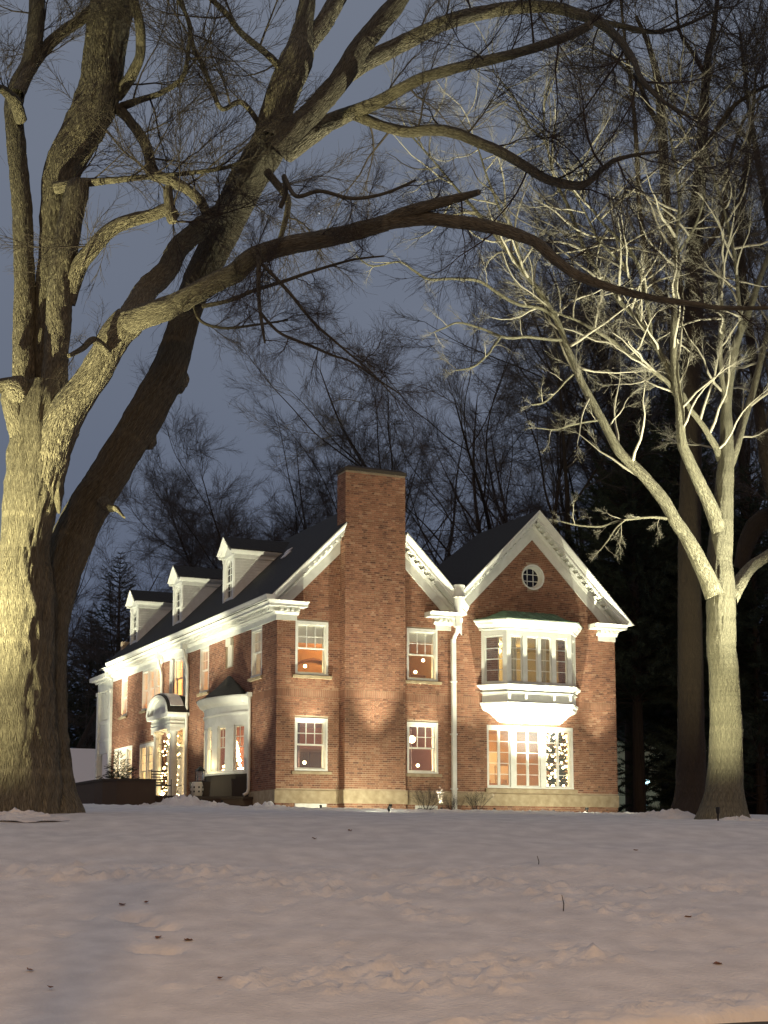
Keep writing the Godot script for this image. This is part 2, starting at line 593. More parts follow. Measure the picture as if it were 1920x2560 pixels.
# brick courses on a wall in its own axes: spans(y) gives the stretches of wall at that height
func courses(y0: float, y1: float, spans: Callable, holes: Array, base: Transform3D, r: RandomNumberGenerator, xfs: Array, cols: Array) -> void:
	var course := 0.0677
	var joint := 0.0135
	var k := 0
	var y := y0
	while y + course <= y1 + 0.001:
		var soldier := false
		var hgt := course
		if y > 3.64 and y < 3.70:
			soldier = true
			hgt = 0.27
		var mid := y + hgt * 0.5
		for sp in spans.call(mid):
			var cuts := [[sp[0], sp[1]]]
			for h in holes:
				if mid > h[1] - 0.02 and mid < h[3] + 0.03:
					var out := []
					for c in cuts:
						if h[2] <= c[0] or h[0] >= c[1]:
							out.append(c)
							continue
						if h[0] > c[0]:
							out.append([c[0], h[0]])
						if h[2] < c[1]:
							out.append([h[2], c[1]])
					cuts = out
			for c in cuts:
				var x: float = sp[0] + (0.0 if k % 2 == 0 else -0.155)
				var j := 0
				while x < c[1]:
					var w := 0.0677 if soldier else (0.2045 if j % 2 == 0 else 0.1)
					j += 1
					var a := maxf(x, c[0])
					var b := minf(x + w - joint, c[1])
					x += w
					if b - a < 0.03:
						continue
					var sz := Vector3(b - a, hgt - joint, 0.024 + r.randf_range(-0.003, 0.003))
					xfs.append(base * Transform3D(Basis.from_scale(sz), Vector3((a + b) * 0.5, y + hgt * 0.5, 0.0)))
					cols.append(brick_tone(r) if not soldier else brick_tone(r).lerp(Color(0.27, 0.13, 0.08), 0.75))
		y += hgt
		k += 1

func gable_l(y: float) -> float:
	return 10.3 - y

func build_house() -> void:
	house = thing("brick_house", "large red brick house with white trim, three dormers and two front gables", "house")
	var r := RandomNumberGenerator.new()
	r.seed = 5
	# walls
	var mb := MB.new()
	wall_cells(mb, 0.0, W_END, -0.8, FRZ + 0.1, 0.3, FRONT_HOLES)
	mb.xf = Transform3D.IDENTITY
	# the gables, parted at the middle of the round window so that its opening goes through
	var part_l := [Vector2(9.65, FRZ + 0.1)]
	var part_r := []
	for k in 13:
		var an := -PI / 2 + PI * k / 12.0
		part_l.append(Vector2(9.65 - cos(an) * 0.44, 8.31 + sin(an) * 0.44))
		part_r.append(Vector2(9.65 + cos(an) * 0.44, 8.31 + sin(an) * 0.44))
	part_l.append_array([Vector2(9.65, 10.38), Vector2(6.44, 7.2), Vector2(3.25, 10.33), Vector2(0, 7.08), Vector2(0, FRZ + 0.1)])
	part_r.append_array([Vector2(9.65, 10.38), Vector2(W_END, 7.0), Vector2(W_END, FRZ + 0.1), Vector2(9.65, FRZ + 0.1)])
	mb.run(part_l, Vector3(0, 0, -0.3), Vector3.RIGHT, Vector3.UP, Vector3.BACK, 0.3)
	mb.run(part_r, Vector3(0, 0, -0.3), Vector3.RIGHT, Vector3.UP, Vector3.BACK, 0.3)
	mb.xf = Transform3D(Basis(Vector3.BACK, Vector3.UP, Vector3.LEFT), Vector3(0, 0, -L_END))
	var sh := []
	for h in SIDE_HOLES:
		sh.append([L_END - h[2], h[1], L_END - h[0], h[3]])
	wall_cells(mb, 0.0, L_END - 0.3, -0.8, FRZ + 0.6, 0.3, sh)
	mb.xf = Transform3D.IDENTITY
	mb.box(Vector3(W_END - 0.3, -0.8, -0.3), Vector3(W_END, 6.9, -12.0))     # the sides the street does not see
	mb.box(Vector3(0.3, -0.8, -L_END + 0.3), Vector3(6.5, 8.0, -L_END))
	mb.box(Vector3(6.5, -0.8, -12.3), Vector3(W_END, 6.9, -12.0))
	mb.box(Vector3(6.2, -0.8, -12.3), Vector3(6.5, 6.9, -L_END + 0.3))
	var wall := part("wall", mb, M.mortar, house)
	# bricks of the gable wall
	var xfs := []
	var cols := []
	var unit := BoxMesh.new()
	var fspans := func(y: float) -> Array:
		var out := []
		var a := -0.006
		var b := W_END + 0.006
		if y > 6.9:
			var g := 10.25 - y
			out = [[maxf(a, 3.25 - g), minf(3.25 + g, 6.44)], [maxf(9.63 - g, 6.44), minf(b, 9.63 + g)]]
			if out[0][1] >= out[1][0] - 0.01:
				out = [[out[0][0], out[1][1]]]
		else:
			out = [[a, b]]
		return out.filter(func(q): return q[1] - q[0] > 0.06)
	var fh := FRONT_HOLES.duplicate()
	fh.append([2.22, -1.0, 4.43, 12.0])
	for k in 9:     # the round window
		var yy := 8.31 - 0.46 + 0.92 * k / 9.0
		var c := sqrt(maxf(0.0, 0.47 * 0.47 - pow(yy + 0.05 - 8.31, 2)))
		fh.append([9.65 - c, yy, 9.65 + c, yy + 0.102])
	fh.append([-1.0, 0.23, 20.0, 0.66])
	courses(-0.38, 10.3, fspans, fh, Transform3D.IDENTITY, r, xfs, cols)
	# bricks of the long facade, run from its far end
	var sxf := Transform3D(Basis(Vector3.BACK, Vector3.UP, Vector3.LEFT), Vector3(0, 0, -L_END))
	sh.append([0.0, 0.23, 25.0, 0.5])
	courses(-0.38, FRZ, func(_y): return [[0.0, L_END + 0.006]], sh, sxf, r, xfs, cols)
	many("bricks", unit, M.brick, xfs, cols, wall)
	build_chimney(unit, r)
	build_trim()
	build_roofs()
	build_front_windows()
	build_oriel()
	build_side_windows()
	build_bay()
	build_portico()
	build_dormers()
	build_sun_porch()
	build_pipes()
	build_rooms()

func build_chimney(unit: Mesh, r: RandomNumberGenerator) -> void:
	var mb := MB.new()
	mb.box(Vector3(2.23, -0.8, 0.44), Vector3(4.42, 11.33, -0.24))
	var ch := part("chimney", mb, M.mortar, house)
	var xfs := []
	var cols := []
	var band := [[-1.0, 0.23, 30.0, 0.68]]
	courses(-0.38, 11.32, func(_y): return [[2.22, 4.43]], band, Transform3D(Basis.IDENTITY, Vector3(0, 0, 0.44)), r, xfs, cols)
	var left := Transform3D(Basis(Vector3.BACK, Vector3.UP, Vector3.LEFT), Vector3(2.23, 0, -0.25))
	var n_front := xfs.size()
	courses(-0.38, 11.32, func(y): return [[0.26 if y < 9.3 else 0.0, 0.70]], band, left, r, xfs, cols)
	var right := Transform3D(Basis(Vector3.FORWARD, Vector3.UP, Vector3.RIGHT), Vector3(4.42, 0, 0.45))
	courses(-0.38, 11.32, func(y): return [[0.0, 0.44 if y < 9.3 else 0.7]], band, right, r, xfs, cols)
	# the ones that show largest, on the face of the stack, are bricks of their own
	var rest := []
	var rcols := []
	var single := 0
	for k in xfs.size():
		var o: Vector3 = xfs[k].origin
		if k < n_front and single < 300 and o.y > 2.2 and xfs[k].basis.x.length() > 0.15:
			var b := MeshInstance3D.new()
			b.name = "brick"
			b.mesh = unit
			b.set_surface_override_material(0, M.tones[r.randi() % 4])
			b.transform = xfs[k]
			ch.add_child(b, true)
			single += 1
		else:
			rest.append(xfs[k])
			rcols.append(cols[k])
	many("bricks", unit, M.brick, rest, rcols, ch)
	var cap := MB.new()
	cap.loft([ring4(2.19, 4.46, 0.48, -0.28, 11.33), ring4(2.19, 4.46, 0.48, -0.28, 11.44), ring4(2.34, 4.34, 0.36, -0.16, 11.53)], true, true, false)
	part("chimney_cap", cap, M.capstone, ch)

func ring4(x0: float, x1: float, z1: float, z0: float, y: float) -> Array:
	return [Vector3(x0, y, z1), Vector3(x1, y, z1), Vector3(x1, y, z0), Vector3(x0, y, z0)]

func P2(a: Array) -> Array:
	var out := []
	for k in range(0, a.size(), 2):
		out.append(Vector2(a[k], a[k + 1]))
	return out

func build_trim() -> void:
	var frieze := P2([0, 6.18, 0.045, 6.18, 0.045, 6.36, 0, 6.36])
	var bed := P2([0, 6.36, 0.07, 6.36, 0.10, 6.41, 0.15, 6.44, 0.15, 6.47, 0, 6.47])
	var crown := P2([0, 6.585, 0.44, 6.585, 0.44, 6.655, 0.47, 6.67, 0.50, 6.70, 0.57, 6.73, 0.59, 6.745, 0, 6.76])
	var gutter := P2([0.30, 6.745, 0.56, 6.75, 0.60, 6.80, 0.63, 6.87, 0.63, 6.90, 0.30, 6.90])
	var backing := P2([0, 6.47, 0.09, 6.47, 0.09, 6.585, 0, 6.585])
	var mb := MB.new()
	var dn := MB.new()
	# along the long facade (outward is -x); mitred at the corner
	var corner := Plane(Vector3(1, 0, 1).normalized(), Vector3.ZERO)     # x = -z
	for pr in [frieze, bed, backing, crown]:
		mb.draw_out(pr, Vector3(0, 0, -L_END), Vector3.LEFT, Vector3.UP, Vector3.BACK, Plane(Vector3.BACK, Vector3(0, 0, -L_END + 0.1)), corner)
	mb.draw_out(gutter, Vector3(0, 0, -L_END), Vector3.LEFT, Vector3.UP, Vector3.BACK, Plane(Vector3.BACK, Vector3(0, 0, -L_END + 0.9)), Plane(Vector3.BACK, Vector3(0, 0, 0.62)))
	var z := -L_END + 0.3
	while z < 0.12:
		dn.box(Vector3(-0.09, 6.475, z), Vector3(-0.31, 6.575, z + 0.095))
		z += 0.19
	# returns on the gable wall
	var cornice: Node3D = null
	for run in [[0.0, 0.66, true, false], [5.80, 6.34, false, false], [12.36, W_END, false, true]]:
		if not run[2]:
			if cornice == null:
				cornice = part("cornice", mb, M.white, house)
				kind(part("dentils", dn, M.white, cornice), "stuff")
			mb = MB.new()
			dn = MB.new()
		var a: float = run[0]
		var b: float = run[1]
		for pr in [frieze, bed, backing, crown]:
			var deepest := 0.0
			for q in pr:
				deepest = maxf(deepest, q.x)
			var left_cut := corner if run[2] else Plane(Vector3.RIGHT, Vector3(a - deepest * 0.75, 0, 0))
			var right_cut := Plane(Vector3.RIGHT, Vector3(b + deepest * (0.42 if not run[3] else 0.45), 0, 0))
			if run[2]:
				mb.draw_out(pr, Vector3(a, 0, 0), Vector3.BACK, Vector3.UP, Vector3.RIGHT, Plane(Vector3(1, 0, 1).normalized(), Vector3.ZERO), right_cut)
			else:
				mb.draw_out(pr, Vector3(a, 0, 0), Vector3.BACK, Vector3.UP, Vector3.RIGHT, left_cut, right_cut)
		var x := a + 0.02
		while x < b - 0.02:
			dn.box(Vector3(x, 6.475, 0.09), Vector3(x + 0.095, 6.575, 0.31))
			x += 0.19
		if not run[2]:
			var ret := part("cornice_return", mb, M.white, house)
			kind(part("dentils", dn, M.white, ret), "stuff")
	# rakes of the two gables: u outward, v square to the roof, measured down from its top
	var rk_frieze := P2([0, -0.65, 0.05, -0.65, 0.05, -0.36, 0, -0.36])
	var rk_bed := P2([0, -0.36, 0.08, -0.36, 0.12, -0.30, 0.16, -0.28, 0, -0.28])
	var rk_back := P2([0, -0.28, 0.08, -0.28, 0.08, -0.19, 0, -0.19])
	var rk_crown := P2([0, -0.19, 0.44, -0.19, 0.44, -0.115, 0.47, -0.10, 0.50, -0.07, 0.57, -0.03, 0.60, 0.0, 0.60, 0.03, 0, 0.03])
	var s2 := sqrt(0.5)
	var up_r := Vector3(s2, s2, 0)
	var up_l := Vector3(-s2, s2, 0)
	var gables := [[3.25, 10.51], [9.63, 10.58]]
	for gi in 2:
		var ap := Vector3(gables[gi][0], gables[gi][1], 0)
		for side in 2:
			var rm := MB.new()
			var rd := MB.new()
			var w := up_r if side == 0 else up_l      # uphill
			var vv := up_l if side == 0 else up_r     # square to the roof, outward
			var foot := Plane(Vector3.UP, Vector3(0, 6.74, 0))
			if gi == 0 and side == 1:
				foot = Plane(Vector3.RIGHT, Vector3(6.78, 0, 0))
			if gi == 1 and side == 0:
				foot = Plane(up_r, Vector3(6.4, 7.36, 0))
			var peak := Plane(Vector3.RIGHT, ap)
			var chim_l := Plane(Vector3.RIGHT, Vector3(2.21, 0, 0))
			var chim_r := Plane(Vector3.RIGHT, Vector3(4.44, 0, 0))
			for pr in [rk_frieze, rk_bed, rk_back, rk_crown]:
				var top := peak
				if gi == 0:
					top = chim_l if side == 0 else chim_r
				rm.draw_out(pr, ap, Vector3.BACK, vv, w, foot, top)
			var lo := 0.28
			var hi := 4.6 if gi == 1 else 3.7
			var first := 0.32 if gi == 1 else 1.75
			if gi == 1 and side == 0:
				hi = 4.1
			var d := first
			while d < hi:
				rd.xf = Transform3D(Basis(w, vv, w.cross(vv)), ap - w * d)
				var o0 := 0.08
				if w.cross(vv).z > 0:
					rd.box(Vector3(0, -0.275, o0), Vector3(0.12, -0.195, 0.33))
				else:
					rd.box(Vector3(0, -0.275, -o0), Vector3(0.12, -0.195, -0.33))
				d += 0.27
			lo = lo
			var rake := part("rake_cornice", rm, M.white, house)
			kind(part("dentils", rd, M.white, rake), "stuff")
	# stone water table
	var st := MB.new()
	st.run(P2([0, 0.23, 0.05, 0.23, 0.05, 0.63, 0.0, 0.67]), Vector3(-0.05, 0, 0), Vector3.BACK, Vector3.UP, Vector3.RIGHT, 2.27)
	st.run(P2([0, 0.23, 0.05, 0.23, 0.05, 0.63, 0.0, 0.67]), Vector3(4.43, 0, 0), Vector3.BACK, Vector3.UP, Vector3.RIGHT, W_END - 4.43 + 0.03)
	st.box(Vector3(2.17, 0.232, 0.0), Vector3(4.48, 0.66, 0.495))
	st.box(Vector3(-0.05, 0.23, -0.0), Vector3(0.0, 0.66, -2.4))
	part("water_table", st, M.stone, house)

func slab(mb: MB, a: Vector3, b: Vector3, c: Vector3, d: Vector3, thick: float) -> void:   # a sheet with thickness below it; a b c d counter-clockwise from above
	var nn := (b - a).cross(c - a).normalized() * thick
	mb.poly([a, b, c, d])
	mb.poly([d - nn, c - nn, b - nn, a - nn])
	for e in [[a, b], [b, c], [c, d], [d, a]]:
		mb.poly([e[0] - nn, e[1] - nn, e[1], e[0]])

func build_roofs() -> void:
	var mb := MB.new()
	var y0 := 10.575
	var s45 := sqrt(0.5)
	var zf := 0.57
	var zb := -L_END - 0.4
	# stopped behind the chimney
	var zc := -0.25
	slab(mb, Vector3(-0.58, y0 - 3.83, zf), Vector3(2.21, y0 - 1.04, zf), Vector3(2.21, y0 - 1.04, zb), Vector3(-0.58, y0 - 3.83, zb), 0.06)
	slab(mb, Vector3(2.21, y0 - 1.04, zc), Vector3(3.25, y0, zc), Vector3(3.25, y0, zb), Vector3(2.21, y0 - 1.04, zb), 0.06)
	slab(mb, Vector3(3.25, y0 - 0.002, zc), Vector3(4.44, y0 - 1.19, zc), Vector3(4.44, y0 - 1.19, zb), Vector3(3.25, y0 - 0.002, zb), 0.06)
	slab(mb, Vector3(4.44, y0 - 1.19, zf), Vector3(6.7, y0 - 3.45, zf), Vector3(6.7, y0 - 3.45, zb), Vector3(4.44, y0 - 1.19, zb), 0.06)
	var mr := part("main_roof", mb, M.slate, house)
	var sn := MB.new()
	var u := Vector3(s45, s45, 0)
	for q in [[1.75, -3.9, 0.34, 0.5], [2.0, -4.25, 0.26, 0.45]]:
		var o := Vector3(q[0], y0 - 3.25 + q[0] + 0.01, q[1])
		slab(sn, o, o + u * q[2], o + u * q[2] * 0.9 + Vector3(0, 0, -q[3]), o + Vector3(0, 0, -q[3] * 0.8), -0.03)
	part("snow_patch", sn, M.snow, mr)
	var rb := MB.new()
	var p := Vector3(9.63, 10.64, zf)
	var q := Vector3(9.63, 10.64, -4.0)
	slab(rb, Vector3(6.33, 7.34, zf), p, q, Vector3(6.33, 7.34, -7.4), 0.06)
	slab(rb, p - Vector3(0, 0.002, 0), Vector3(13.36, 6.91, zf), Vector3(13.36, 6.91, -7.8), q - Vector3(0, 0.002, 0), 0.06)
	rb.poly([q, Vector3(13.36, 6.91, -7.8), Vector3(6.33, 7.34, -7.4)])
	rb.poly([Vector3(6.33, 7.30, -7.4), Vector3(13.36, 6.88, -7.8), Vector3(13.36, 6.88, -12.3), Vector3(6.33, 7.30, -12.3)])
	part("wing_roof", rb, M.slate, house)

# a double-hung window: six lights over one. Local x right, y up, z out of the wall; the opening runs from 0,0 to w,h
func sash_window(at_: Transform3D, w: float, h: float, cols := 3, rows := 2, sill := true, depth := 0.0) -> Node3D:
	var f := MB.new()
	var c := 0.075
	# casing boards set in the opening, lining behind them
	f.box(Vector3(0, 0.06, -0.05), Vector3(c, h, 0.012))
	f.box(Vector3(w - c, 0.06, -0.05), Vector3(w, h, 0.012))
	f.box(Vector3(c, h - 0.11, -0.05), Vector3(w - c, h, 0.014))
	f.box(Vector3(c - 0.015, 0.06, -0.30), Vector3(c + 0.012, h - 0.09, -0.051))
	f.box(Vector3(w - c - 0.012, 0.06, -0.30), Vector3(w - c + 0.015, h - 0.09, -0.051))
	f.box(Vector3(c - 0.01, h - 0.115, -0.30), Vector3(w - c + 0.01, h - 0.085, -0.051))
	f.box(Vector3(0.0, 0.0, -0.30), Vector3(w, 0.06, 0.03))
	var win := part("window", f, M.white, house)
	win.transform = at_
	var x0 := c + 0.012
	var x1 := w - c - 0.012
	var ym := h * 0.5 - 0.02
	var top := h - 0.115
	# upper sash, set further out than the lower
	var s := MB.new()
	frame_bars(s, x0, x1, ym, top, -0.10, -0.065, 0.04, cols, rows)
	part("upper_sash", s, M.white, win)
	var s2 := MB.new()
	frame_bars(s2, x0, x1, 0.06, ym + 0.03, -0.145, -0.108, 0.045, 1, 1)
	part("lower_sash", s2, M.white, win)
	var gx := (x1 - x0 - 0.08) / cols
	var gy := (top - ym - 0.08) / rows
	for a in cols:
		for b in rows:
			pane(win, Vector3(x0 + 0.04 + gx * a, ym + 0.04 + gy * b, -0.083), gx, gy)
	pane(win, Vector3(x0 + 0.045, 0.105, -0.127), x1 - x0 - 0.09, ym - 0.075)
	if sill:
		var sl := MB.new()
		sl.run(P2([-0.05, -0.12, 0.10, -0.12, 0.10, -0.025, -0.05, 0.0]), Vector3(-0.11, 0, 0), Vector3.BACK, Vector3.UP, Vector3.RIGHT, w + 0.22)
		part("sill", sl, M.stone, win)
	return win

func frame_bars(s: MB, x0: float, x1: float, y0: float, y1: float, z0: float, z1: float, rail: float, cols: int, rows: int) -> void:
	s.box(Vector3(x0, y0, z0), Vector3(x0 + rail, y1, z1))
	s.box(Vector3(x1 - rail, y0, z0), Vector3(x1, y1, z1))
	s.box(Vector3(x0 + rail, y0, z0), Vector3(x1 - rail, y0 + rail, z1))
	s.box(Vector3(x0 + rail, y1 - rail, z0), Vector3(x1 - rail, y1, z1))
	for a in range(1, cols):
		var x := lerpf(x0 + rail, x1 - rail, float(a) / cols)
		s.box(Vector3(x - 0.013, y0 + rail, z0 + 0.004), Vector3(x + 0.013, y1 - rail, z1 - 0.004))
	for b in range(1, rows):
		var y := lerpf(y0 + rail, y1 - rail, float(b) / rows)
		s.box(Vector3(x0 + rail, y - 0.012, z0 + 0.007), Vector3(x1 - rail, y + 0.012, z1 - 0.007))

func pane(win: Node, o: Vector3, w: float, h: float) -> void:
	var g := MB.new()
	g.poly([o, o + Vector3(w, 0, 0), o + Vector3(w, h, 0), o + Vector3(0, h, 0)])
	part("pane", g, M.glass, win)

# a casement leaf: one column of lights
func leaf(s: MB, win: Node, x0: float, x1: float, y0: float, y1: float, z: float, rows: int) -> void:
	frame_bars(s, x0, x1, y0, y1, z - 0.04, z, 0.045, 1, rows)
	var gh := (y1 - y0 - 0.09) / rows
	for k in rows:
		pane(win, Vector3(x0 + 0.045, y0 + 0.045 + gh * k, z - 0.02), x1 - x0 - 0.09, gh)

func build_front_windows() -> void:
	for q in [[0.64, 4.42], [4.69, 4.42], [0.64, 1.28], [4.69, 1.28]]:
		sash_window(Transform3D(Basis.IDENTITY, Vector3(q[0], q[1], 0)), 1.165, 1.78 if q[1] > 3 else 1.72)
	# the broad window under the oriel: three pairs of casements
	var f := MB.new()
	var w := 3.46
	var h := 2.16
	f.box(Vector3(0, 0.05, -0.12), Vector3(0.06, h, 0.012))
	f.box(Vector3(w - 0.09, 0.05, -0.12), Vector3(w, h, 0.012))
	f.box(Vector3(0.06, h - 0.12, -0.12), Vector3(w - 0.09, h, 0.016))
	f.box(Vector3(0, 0, -0.3), Vector3(w, 0.05, 0.03))
	for x in [0.94, 2.13]:
		f.box(Vector3(x, 0.05, -0.14), Vector3(x + 0.21, h - 0.12, 0.006))
	f.box(Vector3(0.0, 0.05, -0.3), Vector3(0.03, h, -0.121))
	f.box(Vector3(w - 0.05, 0.05, -0.3), Vector3(w, h, -0.121))
	var win := part("broad_window", f, M.white, house)
	win.position = Vector3(7.74, 0.84, 0)
	var sm := MB.new()
	for q in [[0.06, 0.50], [0.50, 0.94], [1.15, 1.64], [1.64, 2.13], [2.34, 2.855], [2.855, 3.37]]:
		leaf(sm, win, q[0] + 0.004, q[1] - 0.004, 0.055, h - 0.125, -0.05, 5)
	part("casement_bars", sm, M.white, win)
	var sl := MB.new()
	sl.run(P2([-0.05, -0.15, 0.09, -0.15, 0.09, -0.03, -0.05, 0.0]), Vector3(-0.08, 0, 0), Vector3.BACK, Vector3.UP, Vector3.RIGHT, w + 0.2)
	part("sill", sl, M.stone, win)
	# round window in the right gable
	var o := MB.new()
	var rings := []
	for q in [[0.46, 0.03], [0.46, 0.045], [0.42, 0.05], [0.40, 0.02], [0.385, -0.16], [0.33, -0.165], [0.33, -0.2]]:
		var ring := []
		for j in 36:
			var a := TAU * j / 36
			ring.append(Vector3(cos(a) * q[0], sin(a) * q[0], q[1]))
		rings.append(ring)
	o.loft(rings, true, false, true)
	for k in 2:
		o.xf = Transform3D(Basis(Vector3.BACK, PI / 2 * k), Vector3.ZERO)
		for x in [-0.12, 0.12]:
			o.box(Vector3(x - 0.012, -0.31, -0.195), Vector3(x + 0.012, 0.31, -0.17 - 0.004 * k))
	o.xf = Transform3D.IDENTITY
	var rw := part("round_window", o, M.white, house)
	rw.position = Vector3(9.65, 8.31, 0)
	var back := MB.new()
	var disc := []
	for j in 36:
		var a := TAU * j / 36
		disc.append(Vector3(cos(a) * 0.34, sin(a) * 0.34, -0.19))
	back.poly(disc)
	part("pane", back, plain(lin(0.008, 0.006, 0.005), 0.2), rw)
	# basement openings
	var bp := MB.new()
	bp.box(Vector3(0.66, -0.2, -0.1), Vector3(1.77, 0.215, 0.035))
	part("basement_panel", bp, M.white, house, "white board over the basement opening under the lower left gable window")
	var bw := MB.new()
	frame_bars(bw, 4.98, 5.82, -0.22, 0.2, -0.08, 0.03, 0.09, 3, 1)
	var bwin := part("basement_window", bw, M.white, house)
	for k in 3:
		var g := MB.new()
		g.box(Vector3(5.07 + 0.22 * k, -0.13, -0.06), Vector3(5.07 + 0.22 * (k + 1), 0.11, -0.05))
		part("pane", g, plain(lin(0.015, 0.014, 0.012), 0.1), bwin)

# plan of the oriel pushed out by o
func oriel_plan(o: float, y: float, s := 1.0) -> Array:
	var c := 9.46
	var a := 1.92 * s
	var b := 1.30 * s
	var d := 0.72 * s
	return [Vector3(c - a - o * 1.1, y, 0.0), Vector3(c - b - o * 0.45, y, d + o), Vector3(c + b + o * 0.45, y, d + o), Vector3(c + a + o * 1.1, y, 0.0)]

func oriel_band(mb: MB, levels: Array) -> void:
	var rings := []
	for q in levels:
		var ring := oriel_plan(q[0], q[1], q[2] if q.size() > 2 else 1.0)
		rings.append(ring)
	mb.loft(rings, true, true, false)

func build_oriel() -> void:
	var core := MB.new()
	oriel_band(core, [[0.0, 6.14], [0.0, 6.26]])
	oriel_band(core, [[0.05, 6.262], [0.07, 6.31]])
	oriel_band(core, [[0.10, 6.34], [0.13, 6.40], [0.17, 6.44], [0.20, 6.46], [0.22, 6.53], [0.27, 6.58], [0.27, 6.62]])
	oriel_band(core, [[0.0, 6.30], [0.0, 6.345]])
	oriel_band(core, [[0.05, 4.19], [0.07, 4.24], [0.15, 4.29], [0.17, 4.36], [0.15, 4.375]])
	oriel_band(core, [[-0.02, 3.74], [-0.02, 4.192]])
	oriel_band(core, [[0.05, 4.09], [0.05, 4.12]])
	oriel_band(core, [[0.0, 3.62], [0.05, 3.66], [0.07, 3.75], [0.02, 3.77]])
	oriel_band(core, [[0.0, 3.09, 0.62], [0.0, 3.16, 0.70], [0.0, 3.24, 0.73], [0.0, 3.25, 0.76], [0.0, 3.36, 0.82], [0.0, 3.45, 0.90], [0.0, 3.48, 0.96], [0.0, 3.54, 1.0], [0.0, 3.618, 1.01]])
	var oriel := part("oriel_window", core, M.white, house)
	# panel blocks on the apron
	var blk := MB.new()
	for x in [8.17, 8.83, 9.96, 10.62]:
		blk.box(Vector3(x, 3.86, 0.69), Vector3(x + 0.10, 4.09, 0.765))
	for q in [[8.29, 8.81], [8.95, 9.94], [10.08, 10.60]]:
		blk.box(Vector3(q[0], 3.90, 0.69), Vector3(q[1], 4.06, 0.725))
	part("apron_block", blk, M.white, oriel)
	# windows: three facets, each in its own axes
	var pl := oriel_plan(0.0, 4.375)
	for k in 3:
		var a: Vector3 = pl[k]
		var b: Vector3 = pl[k + 1]
		var along := (b - a).normalized()
		var length := a.distance_to(b)
		var f := MB.new()
		var h := 1.765
		f.xf = Transform3D.IDENTITY
		var posts := []
		var leaves := []
		if k == 1:
			posts = [[0.0, 0.16], [0.64, 0.80], [1.80, 1.96], [2.44, 2.60]]
			leaves = [[0.16, 0.64], [0.80, 1.25], [1.35, 1.80], [1.96, 2.44]]
			posts.append([1.25, 1.35])
		else:
			posts = [[0.0, 0.13], [length - 0.13, length]]
			leaves = [[0.13, length - 0.13]]
		for p in posts:
			f.box(Vector3(p[0], 0.0, -0.12), Vector3(p[1], h, 0.0 if p[1] - p[0] > 0.11 else -0.02))
		f.box(Vector3(0.1, h - 0.07, -0.12), Vector3(length - 0.1, h, -0.006))
		f.box(Vector3(0.1, 0.0, -0.12), Vector3(length - 0.1, 0.07, -0.006))
		var win := part("window", f, M.white, oriel)
		win.transform = Transform3D(Basis(along, Vector3.UP, along.cross(Vector3.UP)), a)
		var bars := MB.new()
		for q in leaves:
			leaf(bars, win, q[0] + 0.004, q[1] - 0.004, 0.074, h - 0.074, -0.05, 4)
		# sub-parts go no deeper, so the bars join the frame's own facet
		bars.xf = Transform3D.IDENTITY
		part("casement_bars", bars, M.white, win)
	# copper roof
	var rf := MB.new()
	var e := oriel_plan(0.29, 6.625)
	var t := [Vector3(8.38, 7.03, 0.0), Vector3(8.52, 7.03, 0.06), Vector3(10.42, 7.03, 0.06), Vector3(10.56, 7.03, 0.0)]
	var mid := []
	for k in 4:
		mid.append(e[k].lerp(t[k], 0.5) - Vector3(0, 0.05, 0))
	rf.loft([e, mid, t], true, true, false)
	var copper := part("copper_roof", rf, M.copper, oriel)
	var seams := MB.new()
	for k in 7:
		var f := (k + 0.5) / 7.0
		var a: Vector3 = e[1].lerp(e[2], f)
		var m: Vector3 = mid[1].lerp(mid[2], f)
		var b: Vector3 = t[1].lerp(t[2], f)
		seams.bar([a + Vector3(0, 0.012, 0), m + Vector3(0, 0.012, 0.006), b + Vector3(0, 0.012, 0)], [0.011, 0.011, 0.011], 5)
	part("seam", seams, M.copper, copper)

func side_at(back: float, y: float) -> Transform3D:     # a place on the long facade, local x towards the street
	return Transform3D(Basis(Vector3.BACK, Vector3.UP, Vector3.LEFT), Vector3(0, y, -back))

